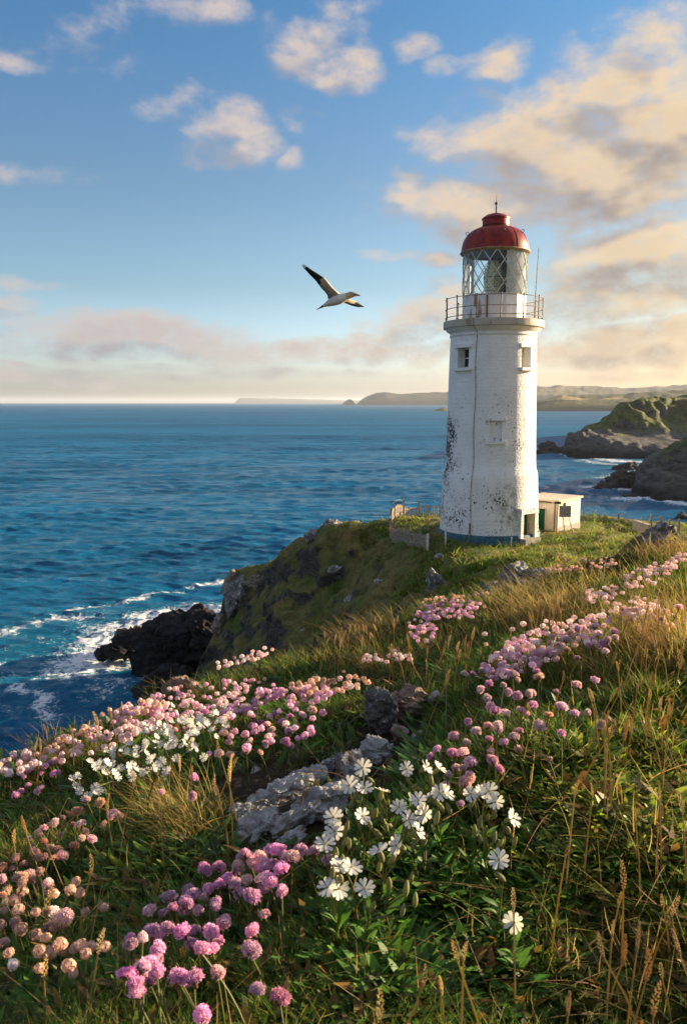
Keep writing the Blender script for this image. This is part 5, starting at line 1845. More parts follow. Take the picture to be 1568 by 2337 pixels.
HEADS = {}
for kind_, (nm, m_) in enumerate(M_petal.items()):
    HEADS[nm] = []
    for s_ in range(4):
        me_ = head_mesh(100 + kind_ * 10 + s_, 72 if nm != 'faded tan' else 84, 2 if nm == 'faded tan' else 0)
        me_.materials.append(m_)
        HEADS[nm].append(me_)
BRACT = MB().lathe([(.01, -1.25), (.16, -1.2), (.22, -.75), (.62, -.45), (.80, -.18), (.55, -.10)], 9).mesh('bract')
BRACT.materials.append(M_bract)
STEMS = []
for s_ in range(6):
    r_ = np.random.default_rng(60 + s_)
    a_, l_ = r_.uniform(0, 6.28), r_.uniform(.05, .42)
    pts_ = [Vector((math.cos(a_) * l_ * t ** 1.8, math.sin(a_) * l_ * t ** 1.8, t)) for t in np.linspace(0, 1, 7)]
    me_ = MB().tube(pts_, [.0115, .0115, .011, .0105, .010, .0095, .009], 5).mesh('stem')
    me_.materials.append(M_stem)
    STEMS.append((me_, pts_[-1]))


def z1(l, dx=0, dy=0):
    """enlargement of the lower left quarter -> raster"""
    return [(x * .5012 + dx, 1571.7 + y * .5012 + dy) for x, y in l]


def z3(l):
    return [(924.6 + x * .4104, 1340.6 + y * .4104) for x, y in l]


def z2(l):
    return [(782.2 + x * .5012, 1571.7 + y * .5012) for x, y in l]


DR = {}
DR['bright drift below the pale slabs'] = ('bright pink', .135, z1([(680, 1010), (775, 945), (860, 915), (790, 1000), (850, 970), (745, 1020), (935, 820), (1000, 815), (1040, 860), (1085, 810), (1120, 750), (1180, 770), (1240, 730), (1215, 800), (1180, 820), (1250, 800), (1310, 765), (1280, 815),
    (1120, 870), (1190, 860), (1230, 870), (1060, 890), (950, 910), (930, 950), (985, 980), (1095, 930), (1150, 945), (1285, 920), (1000, 890), (1375, 740), (1430, 740), (1495, 780), (600, 1140), (650, 1130), (690, 1100), (740, 1120), (770, 1090), (830, 1110), (880, 1100), (870, 1160), (920, 1180), (965, 1105), (975, 1185), (720, 1190), (715, 1230), (690, 1250), (640, 1290), (575, 1300), (620, 1340), (625, 1385), (715, 1290), (690, 1330), (810, 1310), (885, 1315), (995, 1290), (1150, 1100), (1210, 1030), (1150, 1195), (1175, 1370), (1275, 1405), (920, 1480), (1020, 1065), (1100, 760), (1270, 735), (1075, 830), (1150, 790), (1200, 905), (905, 1010), (840, 1010), (880, 940), (830, 1320), (655, 1265), (600, 1160), (985, 1150), (1330, 770)]))
DR['loose patch of faded heads at the left edge'] = ('pale tan', .125, z1([(350, 560), (285, 585), (250, 610), (200, 635), (175, 660), (235, 620), (335, 620), (370, 615), (275, 665), (130, 685), (205, 695), (235, 725), (150, 715), (380, 680), (420, 685), (340, 715), (285, 765), (270, 740), (180, 765), (200, 770), (250, 770), (160, 745), (75, 770), (110, 795), (60, 820), (15, 810), (10, 870), (80, 860), (110, 850), (140, 840), (185, 830), (150, 870), (100, 880), (30, 920), (15, 940), (225, 885), (400, 505), (460, 515), (520, 575), (475, 615), (545, 580), (390, 650), (75, 1070), (300, 1035), (225, 1085), (310, 1075), (25, 1155), (265, 1085)]))
DR['small pink patch near the left edge'] = ('bright pink', .10, z1([(135, 375), (110, 400), (135, 440), (185, 385), (210, 350), (230, 335), (250, 330), (245, 385), (215, 345), (95, 460), (75, 490), (190, 455), (175, 470), (265, 380)]))
DR['big drift on the right beside the dry stalks'] = ('pink', .125, z3([(715, 245), (770, 255), (650, 270), (575, 305), (610, 320), (700, 290), (730, 295), (825, 275), (805, 305), (850, 315), (880, 255), (910, 245), (900, 290), (960, 225), (1050, 215), (1040, 285), (1075, 260), (1105, 305), (1165, 255), (1130, 280), (1170, 280), (1020, 320), (1075, 325), (550, 350), (530, 370), (590, 370), (660, 350), (680, 380), (660, 395), (600, 400), (520, 395), (830, 370), (790, 355), (905, 350), (725, 380), (475, 410), (450, 440), (430, 465), (540, 430), (615, 450), (570, 470), (600, 480), (490, 505), (465, 535), (625, 510), (730, 465), (760, 490), (740, 490), (550, 545), (570, 580), (415, 570), (440, 570), (330, 480), (380, 480), (620, 605), (690, 590), (710, 590), (710, 650), (640, 680), (670, 705), (495, 685), (560, 695), (465, 655), (455, 615), (840, 578), (870, 660), (800, 700), (940, 700), (1015, 690), (745, 765), (350, 745), (395, 800), (455, 770), (515, 780), (520, 755), (520, 795), (635, 800), (610, 830), (465, 840), (545, 860), (270, 825), (340, 860), (265, 920), (315, 920), (475, 915), (485, 960), (525, 1005), (625, 905), (800, 955), (870, 815), (170, 900), (150, 945), (365, 970), (325, 1000), (280, 1000), (350, 1060), (330, 1085), (240, 1040), (225, 1100), (310, 1205), (950, 545), (1055, 515), (955, 395), (1095, 165), (1090, 760), (1110, 355), (985, 265), (690, 265), (640, 300), (585, 340), (620, 345), (870, 290), (745, 265), (505, 385), (1520, 105), (1205, 120), (1430, 180)]))
DR['scattered pink heads above the bare soil'] = ('pink', .105, z1([(1160, 95), (1285, 155), (1425, 90), (1380, 120), (1320, 125), (1255, 110), (1220, 160), (1240, 185), (1230, 215), (1190, 150), (1170, 205), (1315, 190), (1145, 165), (1150, 130), (1310, 250), (1205, 255), (1140, 235), (1015, 200), (1045, 240), (1060, 200), (1125, 280), (1190, 290), (955, 295), (1000, 295), (1050, 300), (880, 490), (740, 470), (755, 385), (885, 405), (1300, 240), (1325, 262)]))


def ellipse_pts(n, cx, cy, rx, ry, ang=0.0, seed=1):
    r = np.random.default_rng(seed)
    out_ = []
    while len(out_) < n:
        x, y = r.uniform(-1, 1, 2)
        if x * x + y * y < 1 and (1 - (x * x + y * y)) ** .4 > r.random() * .9:
            out_.append((cx + rx * x * math.cos(ang) - ry * y * math.sin(ang), cy + rx * x * math.sin(ang) + ry * y * math.cos(ang)))
    return out_


BIG = ellipse_pts(165, 430, 1614, 190, 54, R(-10), 5) + ellipse_pts(50, 560, 1590, 75, 44, R(-12), 6) + ellipse_pts(26, 330, 1650, 70, 30, R(-20), 7)
SMALL = [('pale pink', ellipse_pts(80, 560, 1495, 80, 20, R(-20), 8)), ('bright pink', ellipse_pts(30, 620, 1650, 130, 56, R(-8), 41)), ('pale pink', ellipse_pts(70, 1290, 1450, 110, 40, R(-12), 45)), ('bright pink', ellipse_pts(50, 1180, 1500, 90, 40, R(-30), 46)), ('pale pink', ellipse_pts(40, 1440, 1390, 80, 26, R(-14), 47)), ('pale pink', ellipse_pts(50, 220, 1690, 110, 36, R(-20), 42)), ('pale pink', ellipse_pts(40, 1180, 1480, 150, 60, R(-14), 43)), ('bright pink', ellipse_pts(40, 700, 1580, 90, 26, R(-8), 44)), ('bright pink', ellipse_pts(120, 1030, 1392, 82, 24, R(-4), 9)), ('bright pink', ellipse_pts(60, 965, 1432, 34, 34, R(-20), 19)), ('pale pink', ellipse_pts(60, 1480, 1312, 70, 24, R(-16), 10)), ('pale pink', ellipse_pts(34, 1375, 1358, 50, 20, R(-8), 29)),
         ('faded tan', ellipse_pts(70, 1330, 1290, 90, 16, R(-8), 11)), ('pale pink', ellipse_pts(45, 50, 1740, 60, 26, R(-22), 12)), ('faded tan', ellipse_pts(36, 150, 1690, 90, 18, R(-22), 13)), ('faded tan', ellipse_pts(50, 300, 1622, 90, 18, R(-16), 14)), ('faded tan', ellipse_pts(60, 750, 1560, 110, 26, R(-8), 15)),
         ('pale pink', ellipse_pts(22, 880, 1500, 60, 20, 0, 16)), ('faded tan', ellipse_pts(40, 1030, 1365, 90, 10, R(-10), 17)), ('faded tan', ellipse_pts(40, 120, 2120, 150, 120, 0, 18)), ('pale pink', ellipse_pts(24, 1540, 1280, 40, 16, R(-16), 21)), ('faded tan', ellipse_pts(14, 1480, 1400, 70, 40, 0, 22))]


def place_thrift():
    rec = []
    rt = np.random.default_rng(77)
    for place, (tone, h, pts) in DR.items():
        for x, y in pts:
            rec.append((x + rt.normal(0, 1.2), y + rt.normal(0, 1.2), h * rt.uniform(.85, 1.15), tone, place))
    for x, y in BIG:
        rec.append((x, y, .105 * rt.uniform(.8, 1.2), 'pink', 'crowded drift along the left brow'))
    A = np.array([(r[0], r[1], r[2]) for r in rec])
    P = hit(A[:, 0], A[:, 1], A[:, 2])
    dep = proj(P)[2]
    order = np.argsort(dep)
    indiv, rest = [], []
    lim = 298
    for k in order:
        if np.isnan(P[k, 0]):
            continue
        (indiv if len(indiv) < lim and not (rec[k][4].startswith('crowded') and rt.random() < .1) else rest).append(k)
    items = []
    for k in indiv:
        px, py, h, tone, place = rec[k]
        u = rt.random()
        if tone == 'pale tan':
            nm = 'pale pink' if u < .35 else 'faded tan'
        elif tone == 'bright pink':
            nm = 'bright pink' if u < .9 else 'pale pink'
        else:
            nm = 'bright pink' if u < .42 else ('pale pink' if u < .86 else 'faded tan')
        # faded heads shrink
        rad = rt.uniform(.0064, .0110) * (.86 if nm == 'faded tan' else 1.0) * (1 + .05 * max(0, dep[k] - 1.5))
        items.append(dict(P=P[k], px=px, py=py, nm=nm, place=place, rad=rad))
    # labels: singular by place + colour, extremes singled out within each place
    for place in {i['place'] for i in items}:
        g = [i for i in items if i['place'] == place]
        taken = []
        for word, key in (('topmost', lambda i: i['py']), ('lowest', lambda i: -i['py']), ('leftmost', lambda i: i['px']), ('rightmost', lambda i: -i['px'])):
            c = [i for i in g if not any(i is q for q in taken)]
            if len(c) > 3:
                b = min(c, key=key)
                # the word must hold over the whole patch
                if b is min(g, key=key):
                    taken.append(b)
                    b['label'] = '%s thrift flower, %s of the %s' % (b['nm'], word, place)
        for nm in M_petal:
            c = [i for i in g if i['nm'] == nm and not any(i is q for q in taken)]
            if len(c) == 1:
                c[0]['label'] = 'the only other %s thrift head in the %s' % (nm, place)
                continue
            for i in c:
                i['label'] = '%s thrift flower inside the %s' % (nm, place)
    for j, i in enumerate(items):
        sm, tip = STEMS[rt.integers(6)]
        a = rt.uniform(0, 2 * math.pi)
        p = i['P']
        h0 = max(.05, p[2] - float(H(p[0], p[1])))
        rot = Matrix.Rotation(a, 3, 'Z')
        s = h0 / tip.z
        for _ in range(2):
            off = rot @ (tip * s)
            gx, gy = p[0] - off.x, p[1] - off.y
            s = max(.045, p[2] - i['rad'] * 1.0 - float(H(gx, gy)) + .006) / tip.z
        off = rot @ (tip * s)
        base = (p[0] - off.x, p[1] - off.y, p[2] - i['rad'] - off.z)
        t = thing('sea_thrift', i['label'], 'flower', base, a, 'thrift in the ' + i['place'])
        st = link('stem', sm, parent=t)
        st.scale = (s, s, s) if s < .16 else (.16, .16, s)
        if s >= .16:
            st.scale = (s, s, s)
        hd = link('flower_head', HEADS[i['nm']][rt.integers(4)], parent=t)
        hd.location = (tip.x * s, tip.y * s, tip.z * s + i['rad'])
        hd.rotation_euler = (rt.normal(0, .3), rt.normal(0, .3), rt.uniform(0, 6.28))
        q = i['rad'] * 1.12
        hd.scale = (q * rt.uniform(.85, 1.2), q * rt.uniform(.85, 1.2), q * rt.uniform(.72, 1.0))
        br = link('bract', BRACT, parent=t)
        br.location = hd.location
        br.rotation_euler = hd.rotation_euler
        br.scale = (q, q, q)
    # the remaining heads, too small and too many to tell apart
    pts, tones = [], []
    for k in rest:
        pts.append((rec[k][0], rec[k][1], rec[k][2]))
        tones.append('bright pink' if rt.random() < .5 else 'pale pink')
    for tone, l in SMALL:
        for x, y in l:
            pts.append((x, y, .11 * rt.uniform(.8, 1.25)))
            u = rt.random()
            tones.append(tone if u < .75 else ('pale pink' if u < .9 else 'faded tan'))
    A = np.array(pts)
    P = hit(A[:, 0], A[:, 1], A[:, 2])
    ok = ~np.isnan(P[:, 0])
    P, tones = P[ok], [t for t, o in zip(tones, ok) if o]
    dep = proj(P)[2]
    ok = dep < 14
    pile = Pile()
    cm = {'bright pink': PINK, 'pale pink': PALE, 'faded tan': TAN}
    nf = 26
    for p, tn, d in zip(P[ok], [t for t, o in zip(tones, ok) if o], dep[ok]):
        rad = rt.uniform(.0072, .0112) * (1 + .03 * min(d, 8)) * (.9 if tn == 'faded tan' else 1)
        i = np.arange(nf)
        ph = np.arccos(1 - 1.7 * (i + .5) / nf)
        th = i * 2.399963 + rt.uniform(0, 6)
        N = np.stack([np.sin(ph) * np.cos(th), np.sin(ph) * np.sin(th), np.cos(ph) * .85], -1)
        c = p + N * rad * rt.uniform(.75, 1.05, (nf, 1))
        a_ = np.cross(N, rt.normal(size=(nf, 3)))
        a_ /= np.linalg.norm(a_, axis=1, keepdims=True)
        b_ = np.cross(N, a_)
        s = rad * .42
        q = np.stack([c + a_ * s, c + b_ * s + N * s * .2, c - a_ * s, c - b_ * s + N * s * .2], 1).reshape(-1, 3)
        Q = np.arange(nf * 4).reshape(nf, 4)
        colr = np.clip(np.array(cm[tn]) * (1 + .18 * rt.normal()) * (1 + .15 * rt.normal(size=(nf, 1))), .01, .9)
        pile.add(q, Q, np.repeat(colr, 4, axis=0))
        gz = float(H(p[0], p[1]))
        hh = max(.03, p[2] - gz)
        V, Q2, cc = strips(np.array([[p[0], p[1], gz - .01]]), np.array([hh * 1.0]), np.array([.0022 * (1 + .15 * d)]), np.array([0.0]), np.array([0.0]), np.array([0.0]), np.array([[.04, .05, .012]]), np.array([[.12, .11, .035]]), 3, 'blade')
        pile.add(V, Q2, cc)
    pile.build('thrift_drift', M_thrift_mass, 'distant drifts of tiny pink and faded thrift heads up the slope')


place_thrift()


# ------------------------------------------------------------------ white campion
def petal_mesh(seed, notch=.45):
    r = np.random.default_rng(seed)
    V, F = [], []
    for p in range(5):
        t0 = p * 2 * math.pi / 5 + r.normal(0, .07)
        L = r.uniform(.88, 1.08)
        d = r.uniform(.02, .30)
        tw = r.normal(0, .12)
        for lobe in (-1, 1):
            rows = ((.08, .0, .05), (.35, .0, .19), (.58, .0, .33), (.74, .010, .42), (.89, .06, .44), (1.0, .11, .38), (1.06, .16, .27))
            b = len(V)
            for x, cy_, hw in rows:
                for e in (-1, 1):
                    yy = lobe * (hw if e > 0 else cy_)
                    z = .10 * x + d * x * x * .5 + (.05 if e > 0 else 0) * x + tw * yy - .25 * d * max(0, x - .7)
                    V.append(((x * math.cos(t0) - yy * math.sin(t0)) * L, (x * math.sin(t0) + yy * math.cos(t0)) * L, z))
            for i in range(len(rows) - 1):
                F.append((b + 2 * i, b + 2 * i + 1, b + 2 * i + 3, b + 2 * i + 2))
    me = bpy.data.meshes.new('flower')
    me.from_pydata(V, [], F)
    me.update()
    me.polygons.foreach_set('use_smooth', [True] * len(F))
    me.materials.append(M_campion)
    return me


PETALS = [petal_mesh(s_) for s_ in range(5)]
CENTRE = MB().ball((0, 0, .05), .085, 8, 5)
for k_ in range(7):
    t_ = k_ * .9
    CENTRE.tube([(0, 0, .03), (.10 * math.cos(t_), .10 * math.sin(t_), .22)], [.014, .02], 4)
CENTRE = CENTRE.mesh('stamens')
CENTRE.materials.append(M_yellow)
CALYX = MB().lathe([(.02, -1.30), (.14, -1.24), (.29, -.95), (.33, -.60), (.26, -.22), (.17, -.02), (.10, .04)], 9).mesh('calyx')
CALYX.materials.append(M_calyx)
BUD = MB().lathe([(.02, -1.0), (.16, -.92), (.34, -.55), (.36, -.15), (.27, .22), (.13, .48), (.02, .55)], 9).mesh('bud')
BUD.materials.append(M_calyx)


def leaf_mesh(seed):
    r = np.random.default_rng(seed)
    n = 7
    V, F = [], []
    bend = r.uniform(.15, .55)
    for i in range(n):
        t = i / (n - 1)
        hw = (math.sin(math.pi * min(1, t * .92 + .07)) ** .75) * r.uniform(.11, .14)
        x, z = t * (1 - .18 * bend * t), .55 * t - bend * t * t
        V += [(x, -hw, z + .04 * math.sin(6 * t)), (x, 0, z - .035), (x, hw, z + .03 * math.sin(5 * t))]
    for i in range(n - 1):
        F += [(3 * i, 3 * i + 1, 3 * i + 4, 3 * i + 3), (3 * i + 1, 3 * i + 2, 3 * i + 5, 3 * i + 4)]
    me = bpy.data.meshes.new('leaf')
    me.from_pydata(V, [], F)
    me.update()
    me.polygons.foreach_set('use_smooth', [True] * len(F))
    me.materials.append(M_cleaf)
    return me


LEAVES = [leaf_mesh(s_) for s_ in range(5)]


def orient(n, spin):
    return (Vector(n).to_track_quat('Z', 'Y') @ Matrix.Rotation(spin, 3, 'Z').to_quaternion()).to_euler()


def campion(label, flowers, buds, h, seed, group, leaves=20, size=.0146, face=.6, open_=True):
    """one stalk: flowers and buds where the photograph shows them, leaves round the foot"""
    r = np.random.default_rng(seed)
    FP = [hit(x, y, h * r.uniform(.94, 1.06))[0] for x, y in flowers]
    d0 = float(np.mean([np.hypot(p[0], p[1]) for p in FP]))
    BP = []
    for x, y in buds:
        dd = ray(x, y)
        t = d0 / math.hypot(dd[0], dd[1])
        BP.append(np.array([0, 0, CZ]) + dd * (t * r.uniform(.985, 1.015)))
    c = np.mean(FP, axis=0)
    ra = r.uniform(0, 6.28)
    gx, gy = c[0] + .025 * math.cos(ra), c[1] + .035 + .02 * math.sin(ra)
    base = Vector((gx, gy, float(H(gx, gy))))
    t = thing('white_campion', label, 'flower', base, 0, group)
    top = Vector(c) - base
    fork = top * .62 + Vector((r.normal(0, .006), r.normal(0, .006), 0))
    st = MB().tube([Vector((0, 0, -.01)), fork * .35 + Vector((r.normal(0, .006), 0, 0)), fork * .7, fork], [.0021, .0019, .0017, .0015], 6)
    heads = []
    for p in FP:
        p = Vector(p) - base
        tocam = (Vector((0, 0, CZ)) - (p + base)).normalized()
        n = (tocam * face * r.uniform(.7, 1.25) + Vector((r.normal(0, .62), r.normal(0, .45), r.uniform(.15, .95)))).normalized()
        heads.append((p, n))
        e = p - n * size * 1.35
        st.tube([fork, fork.lerp(e, .5) + Vector((0, 0, .004)), e], [.0014, .0012, .0012], 5)
    bh = []
    for p in BP:
        p = Vector(p) - base
        n = Vector((r.normal(0, .5), r.normal(0, .4), 1)).normalized()
        bh.append((p, n))
        e = p - n * size * .8
        st.tube([fork, fork.lerp(e, .55) + Vector((0, 0, .003)), e], [.0013, .0011, .0011], 5)
    st.build('stem', M_stem, t)
    if not open_:
        bh = bh + [(p, (n + Vector((0, 0, 1.2))).normalized()) for p, n in heads]
        heads = []
    for p, n in heads:
        f = link('flower', PETALS[r.integers(5)], parent=t)
        q = size * r.uniform(.92, 1.12)
        f.location, f.scale, f.rotation_euler = p, (q, q, q), orient(n, r.uniform(0, 6.28))
        for nm, me in (('calyx', CALYX), ('stamens', CENTRE)):
            link(nm, me, parent=f)
    for p, n in bh:
        b = link('bud', BUD, parent=t)
        q = size * r.uniform(.62, .92)
        b.location, b.scale, b.rotation_euler = p, (q, q, q * 1.25), orient(n, 0)
    for k in range(leaves):
        l = link('leaf', LEAVES[r.integers(5)], parent=t)
        up = k >= leaves - 7
        q = r.uniform(.030, .045) if up else r.uniform(.05, .08)
        f = r.uniform(.3, .95) if up else 0
        l.location = (fork * f) if up else Vector((r.normal(0, .026), r.normal(0, .026), 0))
        if not up:
            l.location.z = float(H(gx + l.location.x, gy + l.location.y)) - base.z
        l.scale = (q, q * 1.15, q)
        l.rotation_euler = (r.normal(0, .2), -r.uniform(.15, .8), r.uniform(0, 6.28))


GW = 'white campion beside the rocks'
CAMP = [
    ('white campion with two flowers overlapping the foot of the grey rocks', [(90, 360), (100, 455)], [(125, 415), (60, 480)]),
    ('white campion flower leaning over the ridged grey rock', [(30, 440)], [(75, 520), (40, 520)]),
    ('single campion flower standing apart below the dark upright rock', [(180, 465)], [(205, 515)]),
    ('campion with one cupped flower above fat buds beside the lower pink heads', [(290, 365)], [(295, 410), (325, 445), (340, 455)]),
    ('two white campion flowers just below the leftmost pink heads of the big drift', [(380, 360), (440, 360)], [(400, 405)]),
    ('campion crowned by a crowded bunch of white flowers in mid clump', [(440, 475), (345, 510), (400, 485), (475, 475)], [(440, 530), (480, 540)]),
    ('side facing white campion flower left of the crowded bunch', [(255, 540)], [(180, 590)]),
    ('campion with a large open flower over a smaller one in mid clump', [(370, 575), (300, 595), (345, 650)], [(375, 680), (430, 580)]),
    ('small white campion bloom low against the grey rocks', [(90, 580)], [(75, 620), (155, 655), (230, 670)]),
    ('campion with two round white flowers low in the clump', [(165, 735), (245, 715)], [(170, 800), (230, 770), (315, 850)]),
    ('big front facing white campion flower with a tan bud under it', [(100, 910)], [(140, 985), (110, 1000), (275, 1000)]),
    ('large white campion flower nearest the bright pink drift', [(-18, 910), (-70, 905)], [(-10, 860), (-45, 830)]),
    ('tall campion carrying four white flowers and tan calyces at the clump top', [(580, 480), (630, 470), (665, 465), (695, 515)], [(590, 520), (660, 580), (625, 600), (690, 560)]),
    ('campion flower with spread petals, rightmost in the upper clump', [(775, 590)], [(750, 640), (785, 690), (730, 690)]),
    ('lone open white flower on dark leaves at the right of the clump', [(710, 780)], [(710, 850)]),
    ('lowest white campion flower, facing front above the grass seed heads', [(780, 1065)], []),
    ('pair of small white flowers at the left end of the clump', [(-42, 586), (-38, 650)], [(-25, 610), (10, 640)]),
    ('half open white flower beside the upper bright pink heads', [(-80, 706)], [(-40, 760), (15, 690)]),
    ('white campion flower with drooping petals above the front pink heads', [(-16, 810), (40, 812)], [(0, 770)])]
for k_, (lb_, fl_, bd_) in enumerate(CAMP):
    campion(lb_, z2(fl_), z2(bd_), .165 if k_ != 15 else .13, 300 + k_, GW)


BUDS = [('campion still in bud between the open flowers and the grey rocks', [(150, 560), (120, 610), (195, 620)]), ('campion stalk of fat tan buds in the middle of the clump', [(290, 640), (330, 700), (250, 690)]), ('budding campion low in the leaves beneath the big open flower', [(210, 880), (330, 950), (290, 900)]),
        ('campion stalk with three buds right of the tall cluster', [(650, 640), (690, 660), (720, 700)]), ('budding campion above the lone open flower', [(620, 680), (600, 640), (650, 700)]), ('campion buds at the left foot of the clump', [(-30, 740), (30, 700), (20, 620)])]
for k_, (lb_, bd_) in enumerate(BUDS):
    campion(lb_, z2(bd_[:1]), z2(bd_[1:]), .15, 340 + k_, GW, open_=False)


def place_far_campion():
    r = np.random.default_rng(9)
    pts = z1([(560, 290), (480, 350), (490, 380), (620, 250), (650, 215), (660, 260), (690, 290), (735, 235), (760, 215), (720, 160), (770, 180), (800, 170), (785, 210), (860, 150), (870, 130), (880, 215), (870, 260), (890, 230), (830, 140), (850, 170), (940, 130), (970, 130), (990, 155), (950, 145), (730, 270), (720, 335), (855, 325), (600, 360), (625, 340), (600, 390), (500, 440), (405, 435), (370, 460), (545, 315), (470, 330), (590, 285)])
    pts = [(x + r.normal(0, 7), y + r.normal(0, 7)) for x, y in pts]
    P = [hit(x, y, r.uniform(.11, .18))[0] for x, y in pts]
    items = list(zip(pts, P))
    lab = {}
    by = sorted(range(len(items)), key=lambda i: items[i][0][0])
    lab[by[0]] = 'small white campion at the lower left end of the cream clump'
    lab[by[1]] = 'second white campion from the lower left end of the cream clump'
    lab[by[-1]] = 'white campion at the right end of the cream clump among pink thrift'
    top = min((i for i in range(len(items)) if i not in lab), key=lambda i: items[i][0][1])
    lab[top] = 'topmost white campion of the cream clump in the pink drift'
    low = max((i for i in range(len(items)) if i not in lab), key=lambda i: items[i][0][1])
    lab[low] = 'low white campion apart from and beneath the cream clump'
    for i, ((x, y), p) in enumerate(items):
        base = Vector((p[0] + r.normal(0, .015), p[1] + .03 + abs(r.normal(0, .01)), 0))
        base.z = float(H(base.x, base.y))
        t = thing('white_campion', lab.get(i, 'cream white campion stalk inside the clump amid the pink drift'), 'flower', base, 0, 'white campion clump in the pink drift')
        top_ = Vector(p) - base
        st = MB()
        nfl = int(r.integers(3, 6))
        st.tube([Vector((0, 0, -.01)), top_ * .5 + Vector((r.normal(0, .006), 0, 0)), top_ * .85], [.0024, .002, .0016], 5)
        ends = []
        for k in range(nfl):
            q = top_ + Vector((r.normal(0, .020), r.normal(0, .016), r.normal(0, .018)))
            st.tube([top_ * .82, q], [.0013, .0012], 4)
            ends.append(q)
        st.build('stem', M_stem, t)
        for q in ends:
            f = link('flower', PETALS[r.integers(5)], parent=t)
            tocam = (Vector((0, 0, CZ)) - (q + base)).normalized()
            n = (tocam * .5 + Vector((r.normal(0, .5), r.normal(0, .4), r.uniform(.2, .9)))).normalized()
            s = r.uniform(.0082, .0115)
            f.location, f.scale, f.rotation_euler = q, (s, s, s), orient(n, r.uniform(0, 6.28))
        for k in range(5):
            l = link('leaf', LEAVES[r.integers(5)], parent=t)
            s = r.uniform(.04, .065)
            l.location = (r.normal(0, .012), r.normal(0, .012), 0 if k < 3 else top_.z * r.uniform(.2, .55))
            l.scale = (s, s, s)
            l.rotation_euler = (0, -r.uniform(.2, .9), r.uniform(0, 6.28))


place_far_campion()


# ------------------------------------------------------------------ grass stalks with seed heads
def seed_mesh(seed, kind):
    r = np.random.default_rng(seed)
    mb = MB()
    n = 46 if kind == 0 else 38
    for i in range(n):
        f = i / (n - 1)
        wdt = math.sin(math.pi * min(1, f * .9 + .08)) * (.055 if kind == 0 else .085)
        th = i * 2.4
        c = Vector((math.cos(th) * wdt * .75 + .16 * f * f, math.sin(th) * wdt * .75, f))
        d = Vector((math.cos(th) * (.22 if kind == 0 else .42), math.sin(th) * (.22 if kind == 0 else .42), 1)).normalized()
        L = .13 if kind == 0 else .12
        s = d.orthogonal().normalized()
        u = d.cross(s)
        w_ = .030
        b = len(mb.v)
        mb.v += [tuple(c), tuple(c + d * L * .45 + s * w_), tuple(c + d * L), tuple(c + d * L * .45 - s * w_), tuple(c + d * L * .45 + u * w_), tuple(c + d * L * .45 - u * w_)]
        mb.f += [(b, b + 1, b + 4), (b + 4, b + 1, b + 2), (b, b + 4, b + 3), (b + 4, b + 2, b + 3), (b, b + 5, b + 1), (b + 5, b + 2, b + 1), (b, b + 3, b + 5), (b + 5, b + 3, b + 2)]
    me = mb.mesh('seed_head')
    me.materials.append(M_seed)
    return me


SEEDS = [seed_mesh(s_, s_ % 2) for s_ in range(4)]
STALK_PX = [('by the dark leaves at the bottom', z2([(1020, 710), (775, 905), (1280, 800), (1265, 920), (1230, 1050), (1410, 1190), (1030, 1370), (1440, 1240), (550, 1150), (390, 1270), (190, 1390), (445, 1300), (500, 1150), (1450, 930), (1350, 1080), (1150, 1130), (1500, 1090), (1300, 1150), (1420, 1350), (320, 1520), (1520, 960)])),
            ('in the sunlit tangle on the right', z2([(1540, 470), (1440, 450), (1490, 70), (1130, 0), (1400, 0), (1140, 440), (1210, 170), (1250, 150), (1190, 110), (1330, 560), (1060, 420)]) + z3([(1025, 560), (1165, 560), (1205, 540), (1365, 470), (1295, 515), (1540, 350), (1480, 640), (1240, 735), (1120, 700), (1180, 410), (1410, 610), (1340, 690), (1265, 740)])),
            ('above the big right drift', z3([(890, 470), (380, 230), (330, 270), (290, 300), (230, 460), (240, 490), (1255, 120), (1350, 120), (1430, 30), (1480, 55), (1345, 100), (1420, 200), (305, 340), (350, 300), (420, 330), (270, 370), (1200, 100), (1240, 150), (1300, 180), (1400, 120)])),
            ('along the left brow against the sea', z1([(210, 165), (435, 110), (495, 90), (330, 165), (290, 220), (160, 240), (190, 235), (400, 150), (505, 105), (560, 60)])),
            ('beside the white clump on the left', z1([(990, 245), (820, 300), (875, 350), (960, 400), (620, 390), (480, 490), (215, 925), (60, 640), (100, 580), (460, 1090), (430, 760), (1070, 310), (985, 420), (1040, 320), (200, 1240)])),
            ('on the sunlit dry tussocks by the skyline', [(x, y) for x, y in ellipse_pts(26, 1230, 1368, 120, 26, R(-8), 31) + ellipse_pts(22, 820, 1432, 110, 22, R(-14), 32) + ellipse_pts(16, 1500, 1240, 60, 14, R(-14), 33) + ellipse_pts(14, 1500, 1400, 60, 50, 0, 34) + ellipse_pts(10, 960, 1470, 90, 30, 0, 35)])]


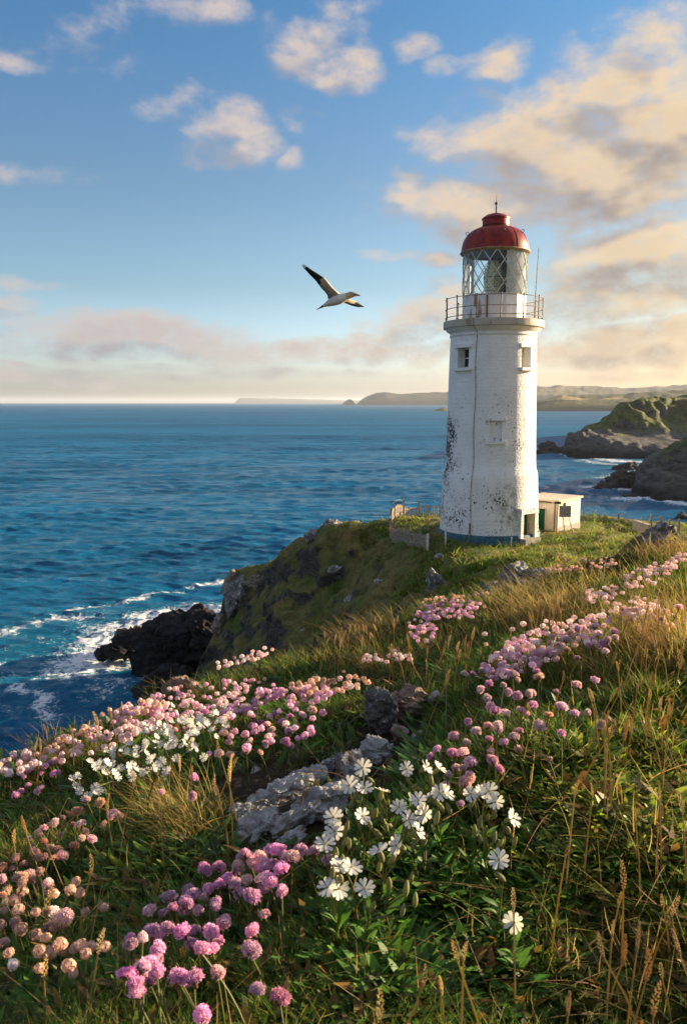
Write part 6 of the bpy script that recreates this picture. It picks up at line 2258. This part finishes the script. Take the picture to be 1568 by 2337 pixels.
def place_stalks():
    r = np.random.default_rng(21)
    for place, pts in STALK_PX:
        A = np.array(pts)
        h = r.uniform(.15, .23, len(A))
        P = hit(A[:, 0], A[:, 1], h)
        keep = [i for i in range(len(A)) if not np.isnan(P[i, 0]) and np.hypot(P[i, 0], P[i, 1]) < 11]
        lab = {}
        if len(keep) > 4:
            for word, i in (('topmost', min(keep, key=lambda i: A[i, 1])), ('lowest', max(keep, key=lambda i: A[i, 1])), ('leftmost', min(keep, key=lambda i: A[i, 0])), ('rightmost', max(keep, key=lambda i: A[i, 0]))):
                lab.setdefault(i, word)
        for i in keep:
            p = P[i]
            d = float(np.hypot(p[0], p[1]))
            a = r.uniform(0, 6.28)
            ln = r.uniform(.0, .45) * h[i]
            gx, gy = p[0] + ln * math.cos(a), p[1] + ln * math.sin(a) * .6 + .01
            base = Vector((gx, gy, float(H(gx, gy))))
            lb = ('%s tan grass seed head of those %s' % (lab[i], place)) if i in lab else 'tan grass seed head on a thin stalk %s' % place
            t = thing('grass_stalk', lb, 'grass', base, 0, 'grass stalks ' + place)
            top = Vector(p) - base
            L = r.uniform(.022, .044) * (1 + .05 * d)
            dirv = Vector((top.x, top.y, top.z)).normalized()
            neck = top - dirv * L
            k = .0011 * (1 + .22 * d)
            mid = neck * .55 + Vector((0, 0, neck.z * .10))
            MB().tube([Vector((0, 0, -.01)), mid * .5 + Vector((0, 0, .004)), mid, neck, neck + dirv * L * .3], [k * 1.2, k * 1.1, k, k * .8, k * .7], 5).build('stem', M_straw, t)
            s = link('seed_head', SEEDS[r.integers(4)], parent=t)
            s.location = neck
            s.scale = (L * (1.0 + .06 * d), L * (1.0 + .06 * d), L)
            s.rotation_euler = orient(dirv, r.uniform(0, 6.28))


place_stalks()


# ------------------------------------------------------------------ clods and small stones in the bare soil
def build_clods():
    r = np.random.default_rng(44)
    V0, Q0 = ICO[2]
    Vs, Qs, n = [], [], 0
    px = np.concatenate([r.normal(590, 65, 420), r.normal(880, 40, 120), r.normal(640, 90, 120)])
    py = np.concatenate([r.normal(1815, 42, 420), r.normal(1640, 30, 120), r.normal(1880, 40, 120)])
    P = hit(px, py)
    for p in P[~np.isnan(P[:, 0])]:
        s = r.uniform(.003, .011) if r.random() < .85 else r.uniform(.010, .018)
        V = V0 * (1 + .22 * r.normal(size=(len(V0), 1))) * s * r.uniform(.7, 1.2, 3)
        Vs.append(V + p)
        Qs.append(Q0 + n)
        n += len(V)
    me = np_mesh('soil_clods', np.concatenate(Vs), np.concatenate(Qs), smooth=False)
    tag(link('soil_clods', me, rock_mat('clod_soil', (.045, .028, .016), (.13, .085, .05), (.20, .17, .14), .3, 12.0, .004)), 'crumbled brown soil clods in the bare hollow', 'soil', kind='stuff')


build_clods()


# ------------------------------------------------------------------ the air
def build_haze():
    m, nt, out = new_mat('haze_air')
    v = nt.n('ShaderNodeVolumePrincipled', {'Color': (.74, .83, .95, 1), 'Density': HAZE, 'Anisotropy': .25})
    nt.set(out.inputs['Volume'], v.outputs[0])
    o = MB().box((0, 18500, 92), (86000, 47000, 200)).build('haze', m, None, False)
    tag(o, 'thin pale sea haze over the water and far coast', 'haze', kind='stuff')


HAZE = 3.2e-5
build_haze()
